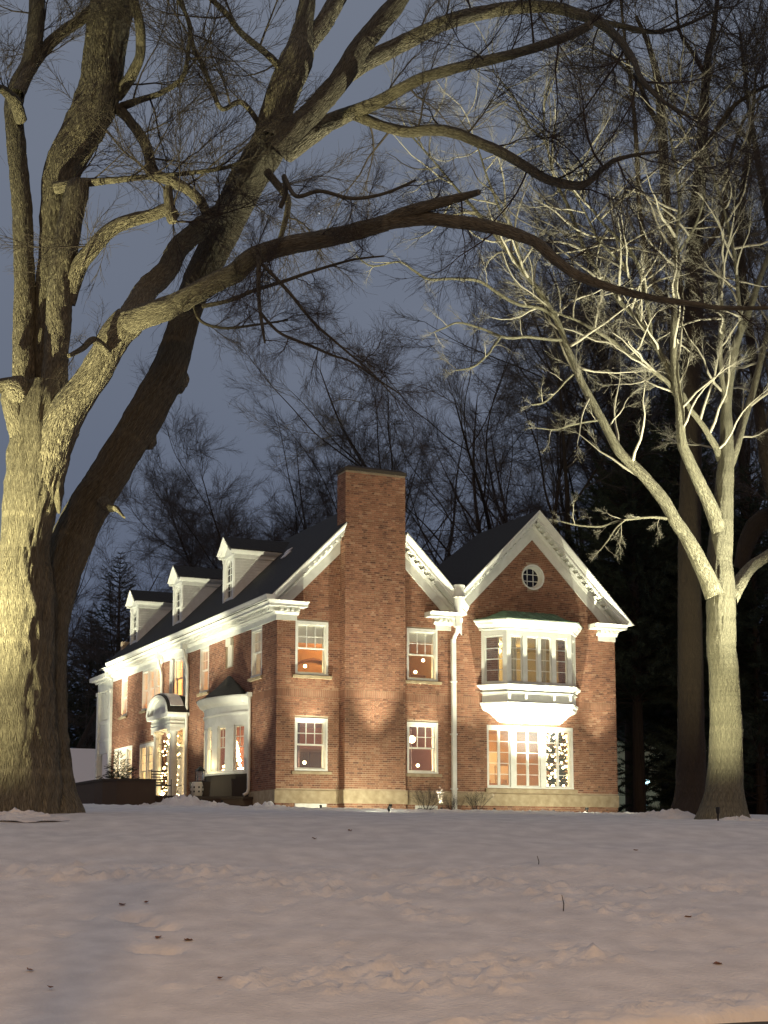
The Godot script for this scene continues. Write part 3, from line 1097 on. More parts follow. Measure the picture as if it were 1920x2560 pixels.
func build_side_windows() -> void:
	sash_window(side_at(2.42, 4.5), 1.05, 1.68)
	sash_window(side_at(8.04, 4.5), 1.04, 1.68)
	sash_window(side_at(11.3, 4.55), 1.35, 1.63)
	sash_window(side_at(15.85, 4.5), 0.88, 1.68, 2)
	sash_window(side_at(14.95, 4.5), 0.92, 1.68, 2)
	sash_window(side_at(14.01, 4.5), 0.90, 1.68, 2)
	sash_window(side_at(19.13, 4.5), 0.93, 1.68)
	for q in [[16.06, 0.85, 1.05, 2.23], [15.01, 0.85, 1.05, 2.23], [20.18, 0.85, 1.0, 2.29], [19.16, 0.85, 0.98, 2.29], [18.16, 0.85, 0.96, 2.29]]:
		sash_window(side_at(q[0], q[1]), q[2], q[3], 2, 3)
	# shutters beside the window over the portico
	for b in [11.72, 9.93]:
		var s := MB.new()
		s.box(Vector3(0, 0, 0.0), Vector3(0.05, 1.6, 0.05))
		s.box(Vector3(0.33, 0, 0.0), Vector3(0.38, 1.6, 0.05))
		for y in [0.0, 0.78, 1.53]:
			s.box(Vector3(0.05, y, 0.002), Vector3(0.33, y + 0.07, 0.048))
		var y2 := 0.09
		while y2 < 1.5:
			s.run(P2([0.012, 0, 0.040, 0.028, 0.040, 0.036, 0.012, 0.008]), Vector3(0.05, y2, 0), Vector3.BACK, Vector3.UP, Vector3.RIGHT, 0.28)
			y2 += 0.044
		var sh := part("shutter", s, M.white, house)
		sh.transform = side_at(b, 4.56).translated_local(Vector3(0, 0, 0.03))
	# the blind niche
	var n := MB.new()
	n.box(Vector3(0, 0, -0.3), Vector3(0.87, 1.06, -0.22))
	n.box(Vector3(0.06, 0.0, -0.22), Vector3(0.5, 1.02, -0.06))
	n.box(Vector3(0.02, 0.78, -0.055), Vector3(0.56, 1.05, 0.02))
	var ni := part("blind_niche", n, M.shade, house)
	ni.transform = side_at(5.15, 5.12)

func bow(a: float, o := 0.0) -> Vector3:       # the bay's bowed face: angle from its middle, pushed out by o
	var R := 3.807 + o
	var t := deg_to_rad(a)
	return Vector3(-(R * cos(t) - 3.107), 0, -4.7 + R * sin(t))

func bow_band(mb: MB, levels: Array, a0 := -35.3, a1 := 35.3, seg := 22) -> void:
	var rings := []
	for q in levels:
		var ring := []
		for k in seg + 1:
			var p := bow(lerpf(a0, a1, float(k) / seg), q[0])
			if a0 < -35.0 and k == 0 or a1 > 35.0 and k == seg:
				p.x = 0.0
			ring.append(p + Vector3(0, q[1], 0))
		rings.append(ring)
	mb.loft(rings, true, true, false)

func build_bay() -> void:
	var body := MB.new()
	bow_band(body, [[0.0, 2.96], [0.0, 3.30]])
	bow_band(body, [[0.02, 3.30], [0.05, 3.36], [0.05, 3.40]])
	bow_band(body, [[0.01, 3.40], [0.01, 3.62]])
	bow_band(body, [[0.04, 3.62], [0.08, 3.68], [0.18, 3.74], [0.22, 3.80], [0.28, 3.90], [0.28, 3.95]])
	bow_band(body, [[0.03, 1.28], [0.05, 1.34], [0.0, 1.40]])
	var bay := part("bay_window", body, M.white, house)
	var base := MB.new()
	bow_band(base, [[-0.04, -0.4], [-0.04, 1.28]])
	part("bay_base", base, M.capstone, bay)
	# wide panels with narrow windows between them
	var edge := -35.3
	for c in [-28.0, -14.0, 0.0, 14.0, 28.0, 99.0]:
		var a0 := edge
		var a1: float = minf(c - 3.6, 35.3)
		var pn := MB.new()
		var rings := []
		for y in [1.40, 2.96]:
			var ring := []
			for k in 5:
				ring.append(bow(lerpf(a0, a1, k / 4.0)) + Vector3(0, y, 0))
			for k in 5:
				ring.append(bow(lerpf(a1, a0, k / 4.0), -0.12) + Vector3(0, y, 0))
			rings.append(ring)
		pn.loft(rings, true, true, false)
		# a raised moulding on the panel
		if a1 - a0 > 5.0:
			for y in [1.47, 2.84]:
				var rr := []
				for yy in [y, y + 0.03]:
					var ring := []
					for k in 5:
						ring.append(bow(lerpf(a0 + 0.8, a1 - 0.8, k / 4.0), 0.018) + Vector3(0, yy, 0))
					for k in 5:
						ring.append(bow(lerpf(a1 - 0.8, a0 + 0.8, k / 4.0), -0.02) + Vector3(0, yy, 0))
					rr.append(ring)
				pn.loft(rr, true, true, false)
		part("bay_panel", pn, M.white, bay)
		if c < 90.0:
			var p0 := bow(c - 3.6) + Vector3(0, 1.40, 0)
			var p1 := bow(c + 3.6) + Vector3(0, 1.40, 0)
			var along := (p1 - p0).normalized()
			var win := MB.new()
			var w := p0.distance_to(p1)
			frame_bars(win, 0, w, 0.0, 1.56, -0.11, -0.05, 0.035, 1, 1)
			frame_bars(win, 0.035, w - 0.035, 0.8, 1.52, -0.09, -0.06, 0.025, 2, 2)
			var nd := part("window", win, M.white, bay)
			nd.transform = Transform3D(Basis(along, Vector3.UP, along.cross(Vector3.UP)), p0)
			pane(nd, Vector3(0.035, 0.035, -0.10), w - 0.07, 0.765)
			pane(nd, Vector3(0.035, 0.80, -0.10), w - 0.07, 0.72)
		edge = c + 3.6
	var rf := MB.new()
	var rings := []
	for q in [[1.0, 3.955, 0.30], [0.78, 4.13, 0.2], [0.5, 4.38, 0.1], [0.25, 4.62, 0.05], [0.06, 4.80, 0.02]]:
		var ring := []
		for k in 23:
			var p := bow(lerpf(-36.5, 36.5, k / 22.0), q[2])
			p = Vector3(minf(p.x, 0.0) * q[0] - 0.012, q[1], lerpf(-4.7, p.z, q[0]))
			ring.append(p)
		rings.append(ring)
	rf.loft(rings, true, true, true)
	part("bay_roof", rf, M.slate, bay)

func build_portico() -> void:
	# local x towards the street along the facade, y up, z out of the wall; its middle is 10.72 m back
	var ax := Transform3D(Basis(Vector3.BACK, Vector3.UP, Vector3.LEFT), Vector3(0, 0, -10.72))
	var mb := MB.new()
	mb.box(Vector3(-1.27, 3.30, 0.0), Vector3(1.27, 3.80, 0.70))
	mb.box(Vector3(-1.30, 3.42, 0.0), Vector3(1.30, 3.45, 0.73))
	mb.box(Vector3(-1.30, 3.55, 0.0), Vector3(1.30, 3.58, 0.73))
	mb.run(P2([-1.36, 3.72, 1.36, 3.72, 1.44, 3.80, 1.46, 3.88, -1.46, 3.88, -1.44, 3.80]), Vector3.ZERO, Vector3.RIGHT, Vector3.UP, Vector3.BACK, 0.86)
	var arcs := [[1.46, 0.86], [1.30, 0.80], [1.14, 0.76]]
	# segmental pediment: moulded arch and tympanum
	for k in 2:
		var ring_o := []
		var outline := []
		var r1: float = [1.44, 1.24][k]
		var r0: float = [1.24, 1.12][k]
		for j in 25:
			var a := PI * j / 24.0
			outline.append(Vector2(cos(a) * r1, 3.885 + sin(a) * r1 * 0.52))
		for j in 25:
			var a := PI * (24 - j) / 24.0
			outline.append(Vector2(cos(a) * r0, 3.885 + sin(a) * r0 * 0.52))
		ring_o = outline
		mb.run(ring_o, Vector3.ZERO, Vector3.RIGHT, Vector3.UP, Vector3.BACK, [0.88, 0.81][k])
	var tym := []
	for j in 25:
		var a := PI * j / 24.0
		tym.append(Vector2(cos(a) * 1.11, 3.885 + sin(a) * 1.11 * 0.52))
	mb.run(tym, Vector3.ZERO, Vector3.RIGHT, Vector3.UP, Vector3.BACK, 0.72)
	arcs = arcs
	var po := part("portico", mb, M.white, house)
	po.transform = ax
	var rf := MB.new()
	var outline2 := []
	for j in 25:
		var a := PI * j / 24.0
		outline2.append(Vector2(cos(a) * 1.47, 3.90 + sin(a) * 1.47 * 0.53))
	for j in 25:
		var a := PI * (24 - j) / 24.0
		outline2.append(Vector2(cos(a) * 1.445, 3.89 + sin(a) * 1.445 * 0.52))
	rf.run(outline2, Vector3(0, 0, 0.004), Vector3.RIGHT, Vector3.UP, Vector3.BACK, 0.86)
	part("portico_roof", rf, M.slate, po)
	var sn := MB.new()
	var sn_o := []
	for j in 14:
		var a := lerpf(0.30, 1.75, j / 13.0)
		sn_o.append(Vector2(cos(a) * 1.53, 3.90 + sin(a) * 1.53 * 0.54))
	for j in 14:
		var a := lerpf(1.75, 0.30, j / 13.0)
		sn_o.append(Vector2(cos(a) * 1.475, 3.903 + sin(a) * 1.475 * 0.531))
	sn.run(sn_o, Vector3(0, 0, 0.25), Vector3.RIGHT, Vector3.UP, Vector3.BACK, 0.5)
	part("snow_patch", sn, M.snow, po)
	for x in [-1.08, 1.08]:
		var c := MB.new()
		c.turned(Vector3(x, 0.46, 0.5), [[0.20, 0.0], [0.20, 0.06], [0.17, 0.09], [0.185, 0.13], [0.155, 0.17], [0.158, 0.9], [0.150, 1.7], [0.132, 2.55], [0.15, 2.57], [0.15, 2.60], [0.135, 2.62], [0.17, 2.70], [0.18, 2.74]], 24)
		c.box(Vector3(x - 0.2, 3.20, 0.30), Vector3(x + 0.2, 3.30, 0.70))
		part("column", c, M.white, po)
		var p := MB.new()
		p.box(Vector3(x - 0.15, 0.48, 0.0), Vector3(x + 0.15, 3.3, 0.06))
		p.box(Vector3(x - 0.18, 3.15, 0.0), Vector3(x + 0.18, 3.29, 0.09))
		part("pilaster", p, M.white, po)
	# door and its lights
	var d := MB.new()
	d.box(Vector3(-0.48, 0.5, -0.2), Vector3(0.48, 2.65, -0.14))
	for q in [[-0.38, 0.7, -0.05, 1.4], [0.05, 0.7, 0.38, 1.4], [-0.38, 1.55, -0.05, 2.5], [0.05, 1.55, 0.38, 2.5]]:
		d.box(Vector3(q[0], q[1], -0.14), Vector3(q[2], q[3], -0.125))
	d.box(Vector3(-0.74, 0.48, -0.22), Vector3(-0.66, 3.2, 0.0))
	d.box(Vector3(0.66, 0.48, -0.22), Vector3(0.74, 3.2, 0.0))
	d.box(Vector3(-0.66, 2.65, -0.21), Vector3(0.66, 2.75, -0.02))
	part("front_door", d, M.white, po)
	var gl := MB.new()
	gl.poly([Vector3(-0.66, 2.75, -0.15), Vector3(0.66, 2.75, -0.15), Vector3(0.66, 3.2, -0.15), Vector3(-0.66, 3.2, -0.15)])
	part("transom_pane", gl, M.glass, po)

func build_dormers() -> void:
	for back in [6.22, 12.5, 18.95]:
		# local x towards the street, y up, z out of the facade (towards -x); the face stands 0.45 m behind the wall line
		var ax := Transform3D(Basis(Vector3.BACK, Vector3.UP, Vector3.LEFT), Vector3(0.45, 0, -back))
		var f := MB.new()
		# face with an arched opening: two piers, spandrel, sill
		f.box(Vector3(-0.64, 7.66, -0.12), Vector3(-0.36, 9.36, 0.0))
		f.box(Vector3(0.36, 7.66, -0.12), Vector3(0.64, 9.36, 0.0))
		f.box(Vector3(-0.36, 7.66, -0.12), Vector3(0.36, 7.86, -0.002))
		var sp := [Vector2(-0.36, 8.95), Vector2(-0.36, 9.358), Vector2(0.36, 9.358), Vector2(0.36, 8.95)]
		for j in 13:
			var a := PI * j / 12.0
			sp.append(Vector2(cos(a) * 0.345, 8.95 + sin(a) * 0.33))
		f.run(sp, Vector3(0, 0, -0.12), Vector3.RIGHT, Vector3.UP, Vector3.BACK, 0.116)
		for x in [-0.60, 0.42]:
			f.box(Vector3(x, 7.70, 0.0), Vector3(x + 0.18, 9.22, 0.035))
			f.box(Vector3(x - 0.02, 9.22, 0.0), Vector3(x + 0.2, 9.34, 0.05))
		var dm := part("dormer", f, M.white, house)
		dm.transform = ax
		# pediment
		var pe := MB.new()
		pe.run(P2([-0.66, 9.36, 0.66, 9.36, 0.66, 9.42, -0.66, 9.42]), Vector3(0, 0, -0.1), Vector3.RIGHT, Vector3.UP, Vector3.BACK, 0.14)
		pe.run(P2([-0.62, 9.42, 0.62, 9.42, 0, 9.95]), Vector3(0, 0, -0.1), Vector3.RIGHT, Vector3.UP, Vector3.BACK, 0.11)
		for s in [-1.0, 1.0]:
			var w := Vector3(-s * 0.76, 0.65, 0).normalized()
			var vv := Vector3(s * 0.65, 0.76, 0).normalized()
			pe.draw_out(P2([0, -0.13, 0.17, -0.13, 0.19, -0.10, 0.25, -0.03, 0.27, 0.0, 0, 0.0]), Vector3(0, 10.12, -0.02), Vector3.BACK, vv, w, Plane(Vector3.UP, Vector3(0, 9.50, 0)), Plane(Vector3.RIGHT, Vector3.ZERO))
			# eave returns and the eave along the cheek
			pe.run(P2([0, 9.40, 0.10, 9.40, 0.16, 9.46, 0.20, 9.52, 0.20, 9.56, 0, 9.56]), Vector3(s * 0.64, 0, 0.17), Vector3(s, 0, 0), Vector3.UP, Vector3.FORWARD, 2.05)
			pe.run(P2([0, 9.26, 0.04, 9.26, 0.06, 9.40, 0, 9.40]), Vector3(s * 0.64, 0, 0.03), Vector3(s, 0, 0), Vector3.UP, Vector3.FORWARD, 1.85)
		part("pediment", pe, M.white, dm)
		# clapboard cheeks, cut to the slope of the roof
		for s in [-1.0, 1.0]:
			var ck := MB.new()
			var y := 7.70
			while y < 9.26:
				var deep := maxf(0.05, y - 7.62)
				ck.run(P2([0, y, 0.022, y, 0.006, y + 0.105, 0, y + 0.105]), Vector3(s * 0.63, 0, -0.0), Vector3(s, 0, 0), Vector3.UP, Vector3.FORWARD, deep)
				y += 0.105
			part("cheek", ck, M.white, dm)
		var rf := MB.new()
		for s in [-1.0, 1.0]:
			var a := Vector3(0, 10.14 - (0.002 if s > 0 else 0.0), 0.24)
			var b := Vector3(s * 0.86, 9.56 + 0.0, 0.24)
			var c := Vector3(s * 0.86, 9.56, -2.0)
			var d := Vector3(0, a.y, -2.6)
			if s < 0:
				slab(rf, a, d, c, b, 0.04)
			else:
				slab(rf, a, b, c, d, 0.04)
		part("dormer_roof", rf, M.slate, dm)
		var s := MB.new()
		frame_bars(s, -0.36, 0.36, 7.86, 8.45, -0.10, -0.06, 0.045, 2, 2)
		frame_bars(s, -0.36, 0.36, 8.42, 9.28, -0.08, -0.04, 0.045, 2, 3)
		part("sash", s, M.white, dm)
		var g := MB.new()
		g.box(Vector3(-0.35, 7.87, -0.115), Vector3(0.35, 9.28, -0.105))
		part("pane", g, plain(lin(0.03, 0.03, 0.03), 0.05), dm)
		var ins := MB.new()
		ins.box(Vector3(-0.62, 7.7, -0.13), Vector3(0.62, 9.4, -1.6))
		part("dormer_core", ins, M.shade, dm)

func build_sun_porch() -> void:
	var mb := MB.new()
	var z0 := -L_END - 0.02
	var z1 := -23.15
	for z in [z1 + 0.12, z0 - 0.16]:
		mb.box(Vector3(-0.10, -0.3, z - 0.14), Vector3(0.16, 5.75, z + 0.14))
		mb.box(Vector3(-0.14, 5.75, z - 0.18), Vector3(0.2, 5.9, z + 0.18))
	mb.box(Vector3(-0.06, 5.9, z1), Vector3(5.0, 6.3, z0))
	mb.box(Vector3(-0.18, 6.30, z1 - 0.1), Vector3(5.0, 6.40, z0))
	mb.box(Vector3(-0.40, 6.40, z1 - 0.3), Vector3(5.0, 6.58, z0))
	mb.box(Vector3(-0.02, 4.40, z1 + 0.05), Vector3(0.1, 4.55, z0))
	mb.box(Vector3(0.02, 3.72, z1 + 0.05), Vector3(0.1, 4.40, z0))
	mb.box(Vector3(-0.04, 3.60, z1 + 0.05), Vector3(0.12, 3.72, z0))
	mb.box(Vector3(0.0, 3.05, z1 + 0.05), Vector3(0.12, 3.60, z0))
	mb.box(Vector3(0.12, 3.30, z1 + 0.05), Vector3(4.5, 3.50, z0))
	mb.box(Vector3(4.5, -0.3, z1), Vector3(4.75, 6.3, z0))
	var po := part("sun_porch", mb, M.white, house)
	for k in 8:
		var s := MB.new()
		var z := lerpf(z1 + 0.30, z0 - 0.35, k / 7.0)
		s.box(Vector3(0.02, 4.55, z - 0.07), Vector3(0.07, 5.9, z + 0.07))
		part("shutter_board", s, M.white, po)
	var bk := MB.new()
	bk.box(Vector3(0.9, 3.5, z1 + 0.1), Vector3(1.0, 6.3, z0))
	part("inner_wall", bk, M.shade, po)

func build_pipes() -> void:
	# front downspout in the valley between the gables, with its hopper
	var mb := MB.new()
	mb.turned(Vector3(6.42, 7.3, 0.52), [[0.19, 0.0], [0.19, 0.32], [0.215, 0.34], [0.215, 0.40]], 20)
	mb.turned(Vector3(6.42, 7.15, 0.52), [[0.24, 0.12], [0.24, 0.15], [0.19, 0.16]], 20)
	mb.turned(Vector3(6.42, 6.7, 0.5), [[0.09, 0.0], [0.14, 0.28], [0.19, 0.57]], 20)
	mb.box(Vector3(6.33, 6.3, 0.36), Vector3(6.49, 6.75, 0.48))
	mb.bar([Vector3(6.41, 6.34, 0.42), Vector3(6.42, 6.1, 0.38), Vector3(6.42, 5.98, 0.2), Vector3(6.42, 5.8, 0.11)], [0.07, 0.07, 0.07, 0.07], 10)
	mb.box(Vector3(6.345, 0.05, 0.04), Vector3(6.495, 5.9, 0.16))
	for y in [0.75, 2.6, 4.4]:
		mb.box(Vector3(6.31, y, 0.03), Vector3(6.53, y + 0.05, 0.165))
	part("downspout", mb, M.white, house, "white downspout with a round hopper between the two front gables")
	for b in [9.32, 12.7]:
		var d := MB.new()
		d.box(Vector3(-0.16, 6.30, -b - 0.11), Vector3(-0.36, 6.66, -b + 0.11))
		d.bar([Vector3(-0.28, 6.34, -b), Vector3(-0.24, 6.1, -b), Vector3(-0.12, 5.7, -b), Vector3(-0.10, 5.4, -b), Vector3(-0.10, 0.5, -b)], [0.062, 0.062, 0.062, 0.062, 0.062], 10)
		part("downspout", d, M.white, house)
	var e := MB.new()
	e.bar([Vector3(-0.12, 3.9, -2.30), Vector3(-0.10, 3.7, -2.30), Vector3(-0.10, 0.75, -2.30), Vector3(-0.14, 0.62, -2.30), Vector3(-0.28, 0.54, -2.3)], [0.055, 0.055, 0.055, 0.055, 0.055], 10)
	e.box(Vector3(-0.04, 3.86, -2.4), Vector3(-0.2, 4.0, -2.2))
	part("downspout", e, M.white, house)

# a room seen through its windows: floor, ceiling and three walls with thickness, open towards the outer wall
func room(x0: float, x1: float, y0: float, y1: float, z0: float, z1: float, mat: Material, open: int) -> void:
	var mb := MB.new()
	var k := 0.05
	mb.box(Vector3(x0 - k, y0 - k, z0), Vector3(x1 + k, y0, z1))
	mb.box(Vector3(x0 - k, y1, z0), Vector3(x1 + k, y1 + k, z1))
	if not (open & 2):
		mb.box(Vector3(x0 - k, y0, z1), Vector3(x0, y1, z0))
	mb.box(Vector3(x1, y0, z1), Vector3(x1 + k, y1, z0))
	mb.box(Vector3(x0, y0, z1 - k), Vector3(x1, y1, z1))
	if not (open & 1):
		mb.box(Vector3(x0, y0, z0), Vector3(x1, y1, z0 + k))
	part("room", mb, mat, house)

func build_rooms() -> void:
	room(0.32, 6.6, 0.55, 3.1, -0.32, -4.9, M.room_red, 3)
	room(0.32, 6.6, 3.35, 6.15, -0.32, -3.6, M.room_tan, 3)
	room(6.85, 12.6, 0.55, 3.1, -0.32, -4.6, M.room_tan, 1)
	room(6.85, 12.6, 3.35, 6.15, -0.32, -3.6, M.room_olive, 1)
	room(0.32, 3.6, 0.55, 3.25, -5.05, -8.7, M.room_red, 2)
	room(0.32, 3.6, 0.55, 3.25, -8.9, -13.0, M.room_cream, 2)
	room(0.32, 3.6, 0.55, 3.25, -13.2, -20.3, M.room_cream, 2)
	room(0.32, 3.6, 3.5, 6.15, -3.75, -12.4, M.room_tan, 2)
	room(0.32, 3.6, 3.5, 6.15, -12.6, -20.3, M.room_tan, 2)
	# curtains hung inside the facade windows
	for q in [[7.05, 7.35, 4.5, 6.1], [7.7, 8.0, 4.5, 6.1], [10.0, 10.35, 4.55, 6.1], [10.9, 11.25, 4.55, 6.1], [13.2, 13.5, 4.5, 6.1], [14.2, 14.6, 4.5, 6.1], [15.4, 15.8, 4.5, 6.1], [18.25, 18.55, 4.5, 6.1], [18.8, 19.1, 4.5, 6.1], [14.0, 14.35, 0.9, 3.0], [15.7, 16.0, 0.9, 3.0], [17.3, 17.9, 0.9, 3.05], [18.5, 18.9, 0.9, 3.05], [19.5, 20.1, 0.9, 3.05]]:
		var mb := MB.new()
		drape(mb, Vector3(0.55, q[2], -q[1]), Vector3.BACK, q[1] - q[0], q[3] - q[2])
		part("curtain", mb, M.curtain, house)
	# pale curtains behind the oriel
	for q in [[7.95, 0.35], [8.75, 0.3], [9.95, 0.3], [10.7, 0.4]]:
		var mb := MB.new()
		drape(mb, Vector3(q[0], 4.4, -0.12), Vector3.RIGHT, q[1], 1.7)
		part("curtain", mb, M.shade, house)
	# dark curtains of the room with the tree, pale blinds at the upper gable windows
	for q in [[8.35, 0.55], [9.15, 0.5]]:
		var mb := MB.new()
		drape(mb, Vector3(q[0], 0.9, -3.9), Vector3.RIGHT, q[1], 1.75)
		part("curtain", mb, M.curtain_plum, house)
	for q in [[0.75, 5.5, 0.62], [4.8, 5.75, 0.35]]:
		var mb := MB.new()
		mb.box(Vector3(q[0], q[1], -0.24), Vector3(q[0] + 0.96, q[1] + q[2], -0.225))
		part("blind", mb, M.shade, house)

func drape(mb: MB, o: Vector3, along: Vector3, w: float, h: float) -> void:
	var rings := []
	var across := along.cross(Vector3.UP)
	for y in [0.0, h]:
		var ring := []
		for k in 25:
			var f := k / 24.0
			ring.append(o + along * (w * f) + across * (0.035 * sin(f * TAU * w / 0.11)) + Vector3(0, y, 0))
		rings.append(ring)
	mb.loft(rings, false, false, true)

# ---------------------------------------------------------------- terrace, garden wall
func build_terrace() -> void:
	var t := thing("terrace", "dark brick terrace in front of the bay window and portico", "terrace")
	var mb := MB.new()
	mb.box(Vector3(-3.75, -0.9, -2.0), Vector3(-0.003, 0.40, -13.5))
	part("retaining_wall", mb, M.mortar_dark, t)
	var ed := MB.new()
	ed.box(Vector3(-3.80, 0.40, -1.95), Vector3(-0.003, 0.48, -13.5))
	part("paving_slab", ed, M.capstone, t)
	# the wall round the terrace garden
	var g := thing("garden_wall", "low dark brick garden wall with a rounded corner left of the portico", "wall")
	var path := [Vector3(-3.45, 0, -2.0), Vector3(-4.1, 0, -1.98), Vector3(-4.6, 0, -2.1), Vector3(-4.86, 0, -2.5), Vector3(-4.93, 0, -3.2), Vector3(-4.93, 0, -6.0), Vector3(-4.93, 0, -12.0), Vector3(-4.93, 0, -19.0)]
	var wl := MB.new()
	var cp := MB.new()
	var rw := []
	var rc := []
	for k in path.size():
		var tg: Vector3 = (path[mini(k + 1, path.size() - 1)] - path[maxi(k - 1, 0)]).normalized()
		var side := tg.cross(Vector3.UP)
		var p: Vector3 = path[k]
		rw.append([p + side * 0.17 + Vector3(0, -0.9, 0), p + side * 0.17 + Vector3(0, 0.93, 0), p - side * 0.17 + Vector3(0, 0.93, 0), p - side * 0.17 + Vector3(0, -0.9, 0)])
		rc.append([p + side * 0.21 + Vector3(0, 0.93, 0), p + side * 0.21 + Vector3(0, 1.0, 0), p - side * 0.21 + Vector3(0, 1.0, 0), p - side * 0.21 + Vector3(0, 0.93, 0)])
	wl.loft(rw, true, true, false)
	cp.loft(rc, true, true, false)
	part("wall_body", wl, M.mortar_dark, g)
	part("coping", cp, M.capstone, g)
	# its bricks
	var xfs := []
	var cols := []
	var r := RandomNumberGenerator.new()
	r.seed = 77
	for row in 18:
		var y := -0.28 + row * 0.0677
		var off := 0.0 if row % 2 == 0 else 0.11
		for seg in path.size() - 1:
			var a: Vector3 = path[seg]
			var b: Vector3 = path[seg + 1]
			var tg := (b - a).normalized()
			var side := Vector3.UP.cross(tg)
			var n := int((a.distance_to(b) - off) / 0.215)
			for k in n:
				var c := a + tg * (off + 0.215 * (k + 0.5)) + Vector3(0, y, 0) - side * -0.0
				var out := side * (-0.172)
				xfs.append(Transform3D(Basis(tg * 0.204, Vector3.UP * 0.057, side * 0.02), c + out))
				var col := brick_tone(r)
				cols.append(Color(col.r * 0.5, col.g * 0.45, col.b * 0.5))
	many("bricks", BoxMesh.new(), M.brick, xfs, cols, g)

# ---------------------------------------------------------------- trees
func trace(list: Array, d0: float, d1: float) -> Dictionary:    # pixels and widths of a limb in the photograph, the depths of its two ends
	var P := []
	var R := []
	var n := list.size() / 3
	for k in n:
		var d := lerpf(d0, d1, float(k) / maxf(1.0, n - 1))
		P.append(at(list[k * 3], list[k * 3 + 1], d))
		R.append(list[k * 3 + 2] * 0.5 / FOCAL * d * 1.06)
	return smooth(P, R)

func smooth(P: Array, R: Array) -> Dictionary:
	var oP := []
	var oR := []
	var n := P.size()
	for k in n - 1:
		var a: Vector3 = P[maxi(k - 1, 0)]
		var b: Vector3 = P[k]
		var c: Vector3 = P[k + 1]
		var d: Vector3 = P[mini(k + 2, n - 1)]
		var steps := maxi(2, int(b.distance_to(c) / clampf(R[k] * 0.45, 0.035, 0.16)))
		for s in steps:
			var f := float(s) / steps
			oP.append(b.cubic_interpolate(c, a, d, f))
			oR.append(lerpf(R[k], R[k + 1], f))
	oP.append(P[n - 1])
	oR.append(R[n - 1])
	return {"p": oP, "r": oR}

# a limb with its bark: rings whose radius swells and furrows
func limb_mesh(L: Dictionary, seed_: int, furrow: float, lump: float) -> MB:
	var mb := MB.new()
	var P: Array = L.p
	var R: Array = L.r
	var n := P.size()
	var big: float = R[0]
	for q in R:
		big = maxf(big, q)
	var sides := 8
	if big > 0.3:
		sides = 72
	elif big > 0.14:
		sides = 40
	elif big > 0.06:
		sides = 20
	elif big > 0.03:
		sides = 10
	var nz := FastNoiseLite.new()
	nz.seed = seed_
	nz.frequency = 1.0
	nz.fractal_octaves = 3
	nz.fractal_type = FastNoiseLite.FRACTAL_RIDGED
	var lz := FastNoiseLite.new()
	lz.seed = seed_ + 50
	lz.frequency = 1.3
	var prev := Vector3.ZERO
	var along := 0.0
	var turns := maxf(1.0, roundf(TAU * big / 0.9))
	var rings := []
	for a in n:
		var tg: Vector3 = (P[mini(a + 1, n - 1)] - P[maxi(a - 1, 0)]).normalized()
		if prev == Vector3.ZERO:
			prev = tg.cross(Vector3(0.3, 0.1, 0.9)).normalized()
		prev = (prev - tg * prev.dot(tg)).normalized()
		var side := tg.cross(prev)
		if a > 0:
			along += (P[a] as Vector3).distance_to(P[a - 1])
		var ring := []
		var r: float = R[a]
		for j in sides + 1:
			var an := TAU * j / sides
			var rad := prev * cos(an) + side * sin(an)
			var k := 1.0
			if r > 0.03:
				k += lump * lz.get_noise_3dv((P[a] + rad * r) * 1.2)
			if furrow > 0.0 and r > 0.07:
				var q := Vector3(cos(an) * r * 11.0, along * 1.3, sin(an) * r * 11.0)
				k += furrow * nz.get_noise_3dv(q) * minf(1.0, 0.25 / r + 0.4)
			ring.append(P[a] + rad * r * k)
		rings.append(ring)
	var base := 0
	along = 0.0
	for a in n:
		if a > 0:
			along += (P[a] as Vector3).distance_to(P[a - 1])
		for j in sides + 1:
			var jl := j - 1 if j > 0 else sides - 1
			var jr := j + 1 if j < sides else 1
			var du: Vector3 = rings[a][jr] - rings[a][jl]
			var dv: Vector3 = rings[mini(a + 1, n - 1)][j] - rings[maxi(a - 1, 0)][j]
			mb.v.append(rings[a][j])
			mb.n.append(du.cross(dv).normalized())
			mb.t.append(Vector2(float(j) / sides * turns * 2.2, along * 0.42))
	var m := sides + 1
	for a in n - 1:
		for j in sides:
			var p0 := base + a * m + j
			mb.i.append_array([p0, p0 + 1 + m, p0 + 1, p0, p0 + m, p0 + 1 + m])
	var cap: Array = rings[n - 1].duplicate()
	cap.pop_back()
	mb.poly(cap)
	return mb

func thin_bar(mb: MB, P: Array, r0: float, r1: float, sides := 3) -> void:
	var n := P.size()
	var base := mb.v.size()
	var prev := Vector3(0.31, 0.2, 0.93)
	for a in n:
		var tg: Vector3 = (P[mini(a + 1, n - 1)] - P[maxi(a - 1, 0)]).normalized()
		prev = (prev - tg * prev.dot(tg)).normalized()
		var side := tg.cross(prev)
		var r := lerpf(r0, r1, float(a) / (n - 1))
		for j in sides:
			var an := TAU * j / sides
			var rad := prev * cos(an) + side * sin(an)
			mb.v.append(P[a] + rad * r)
			mb.n.append(rad)
			mb.t.append(Vector2.ZERO)
	for a in n - 1:
		for j in sides:
			var k := (j + 1) % sides
			var p0 := base + a * sides + j
			var p1 := base + a * sides + k
			mb.i.append_array([p0, p1 + sides, p1, p0, p0 + sides, p1 + sides])

func any_dir(r: RandomNumberGenerator) -> Vector3:
	return Vector3(r.randfn(), r.randfn(), r.randfn()).normalized()

func wander(o: Vector3, dir: Vector3, length: float, n: int, wild: float, lift: float, r: RandomNumberGenerator) -> Array:
	var P := [o]
	var d := dir
	var p := o
	for k in n:
		d = (d + any_dir(r) * wild + Vector3.UP * lift).normalized()
		p += d * (length / n)
		P.append(p)
	return P

